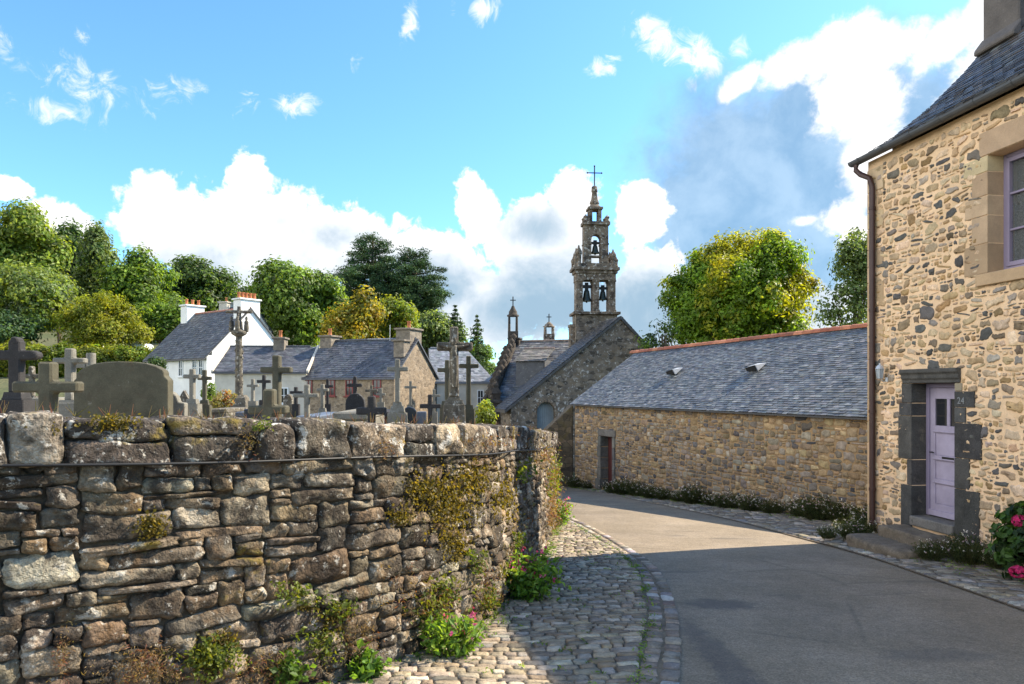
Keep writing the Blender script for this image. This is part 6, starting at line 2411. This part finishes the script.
# grass along joints and stalks on the capstones
b = MB()
for i in range(520):
    s = rng.uniform(wp.s_of_y(3.2), wp.s_of_y(15))
    x, y, tx_, ty_ = [float(v[0]) for v in wp.at(s)]
    o_ = rng.uniform(-.4, .0)
    p = np.array([x + ty_ * o_, y - tx_ * o_, float(wall_top(y)) - .01])
    if rng.random() < .55 and y < 9:
        continue
    for q in range(3):
        tip = p + rng.standard_normal(3) * np.array([.025, .025, 0]) + np.array([0, 0, rng.uniform(.02, .085)])
        b.tube([p, tip], [.0025, .001], 3, np.array([(.20, .15, .07), (.13, .13, .04), (.25, .12, .07)][rng.integers(3)]), 0, False, False)
tag(b.build('wall_top_grass', M['leaf']), 'dry grass stalks along the top of the rubble wall', 'grass', None, 'stuff')
b = MB()
for i in range(1500):
    y = rng.uniform(4.6, 17)
    side = rng.random()
    if side < .45:
        x = float(footX(y)) + abs(rng.normal(.06, .09))
    elif side < .55:
        x = float(roadL(y)) - .3 + rng.normal(0, .03)
    elif side < .62:
        x = rng.uniform(float(footX(y)), float(roadL(y)) - .3)
    else:
        y = rng.uniform(6, 27)
        x = float(wallX(y)) - abs(rng.normal(.1, .35))
        x = max(x, float(roadR(y)) + .03)
    p = np.array([x, y, float(G(y)) + .02])
    m_ = 8
    tipd = unit(m_, rng) * .5 + np.array([0, 0, .5])
    q = p + rng.standard_normal((m_, 3)) * np.array([.03, .03, .006])
    leaf_quads(b, q + np.array([0, 0, .012]), tipd / np.linalg.norm(tipd, axis=1)[:, None], np.full(m_, .035), np.tile(np.array(LF[rng.integers(4)]) * rng.uniform(.6, 1.1), (m_, 1)), rng, 0, .3)
tag(b.build('pavement_grass', M['leaf']), 'small grass tufts in the cobble joints', 'grass', None, 'stuff')

# fleabane: one clump with its parts, copied along the barn
WF = [(.70, .66, .66), (.62, .45, .52), (.75, .72, .70)]
FB = [(.035, .052, .018), (.045, .065, .02), (.055, .06, .025)]
flab = 'clump of small white flowered fleabane along the foot of the barn wall'
fgrp = 'fleabane clumps along the barn foot'
proto = plant('fleabane', flab, (0, 0, 0), .42, .42, 150, FB, .045, rng, WF, 60, fgrp, (0, 0), 16, .019, 'flower clump', .3)
first = True
pos = []
for s in np.arange(-1.2, 10.5, .74):
    pos.append(BF(s + rng.uniform(-.15, .15), .22 + rng.uniform(-.08, .12), 0))
pos += [BF(12.9, .2, 0), BF(12.1, .15, 0)]
for i, p in enumerate(pos):
    loc = (p[0], p[1], float(G(p[1])) + .02)
    rz, sc = rng.uniform(0, 6.28), rng.uniform(.7, 1.4)
    if p[1] > 24:
        sc *= .8
    if first:
        proto.location = loc
        proto.rotation_euler = (0, 0, rz)
        first = False
    else:
        copy_thing(proto, loc, rz, sc * 1.0)
for (s, o, sc, lab) in ((.15, .35, .95, 'bushy fleabane at the foot of the brown downpipe'), (.38, .98, .5, 'low fleabane spilling over the left end of the lower step'), (2.5, .28, .95, 'white flowered fleabane right of the door beside the steps'), (2.22, .60, .62, 'fleabane clump hanging over the right end of the steps'), (2.95, .22, .5, 'small fleabane between the steps and the hydrangea')):
    p = HF(s, o, 0)
    c = copy_thing(proto, (p[0], p[1], float(G(p[1])) + .05 + (.05 if o > .6 else 0)), rng.uniform(0, 6.28), sc)
    c['label'] = lab
    c['group'] = 'fleabane clumps by the house door'
# hydrangea at the right edge
p = HF(3.66, .40, 0)
hb = np.array([p[0], p[1], float(G(p[1]))])
hy = thing('hydrangea', 'dark green hydrangea with magenta flower heads at the right edge', 'shrub', hb)
b = MB()
foliage(b, [(hb + np.array([0, 0, .45]), (.42, .42, .45))], 190, 12, .10, .11, [(.04, .085, .02), (.055, .11, .022), (.03, .06, .018)], rng, None, .9, asp=.6)
b.build('leaves', M['leaf'], hy)
b = MB()
for i in range(7):
    b.tube([hb, hb + np.array([rng.normal(0, .2), rng.normal(0, .2), .7])], [.012, .006], 5, (.09, .08, .04))
b.build('stems', M['leaf'], hy)
for (px, py, dy) in ((1020, 521, -.1), (1018, 572, -.42), (1040, 560, -.4), (1046, 528, -.2)):
    Yh = hb[1] + dy
    c = P(px, py, Yh)
    b = MB()
    pos = c + unit(150, rng) * np.array([.085, .085, .065])
    nr = (pos - c) / np.linalg.norm(pos - c, axis=1)[:, None]
    leaf_quads(b, pos, nr + rng.standard_normal((150, 3)) * .2, np.full(150, .036), np.clip(np.array([.42, .02, .11]) * (1 + .25 * rng.standard_normal((150, 1))), 0, 1), rng, 0, .95)
    b.build('flower_head', M['petal'], hy)
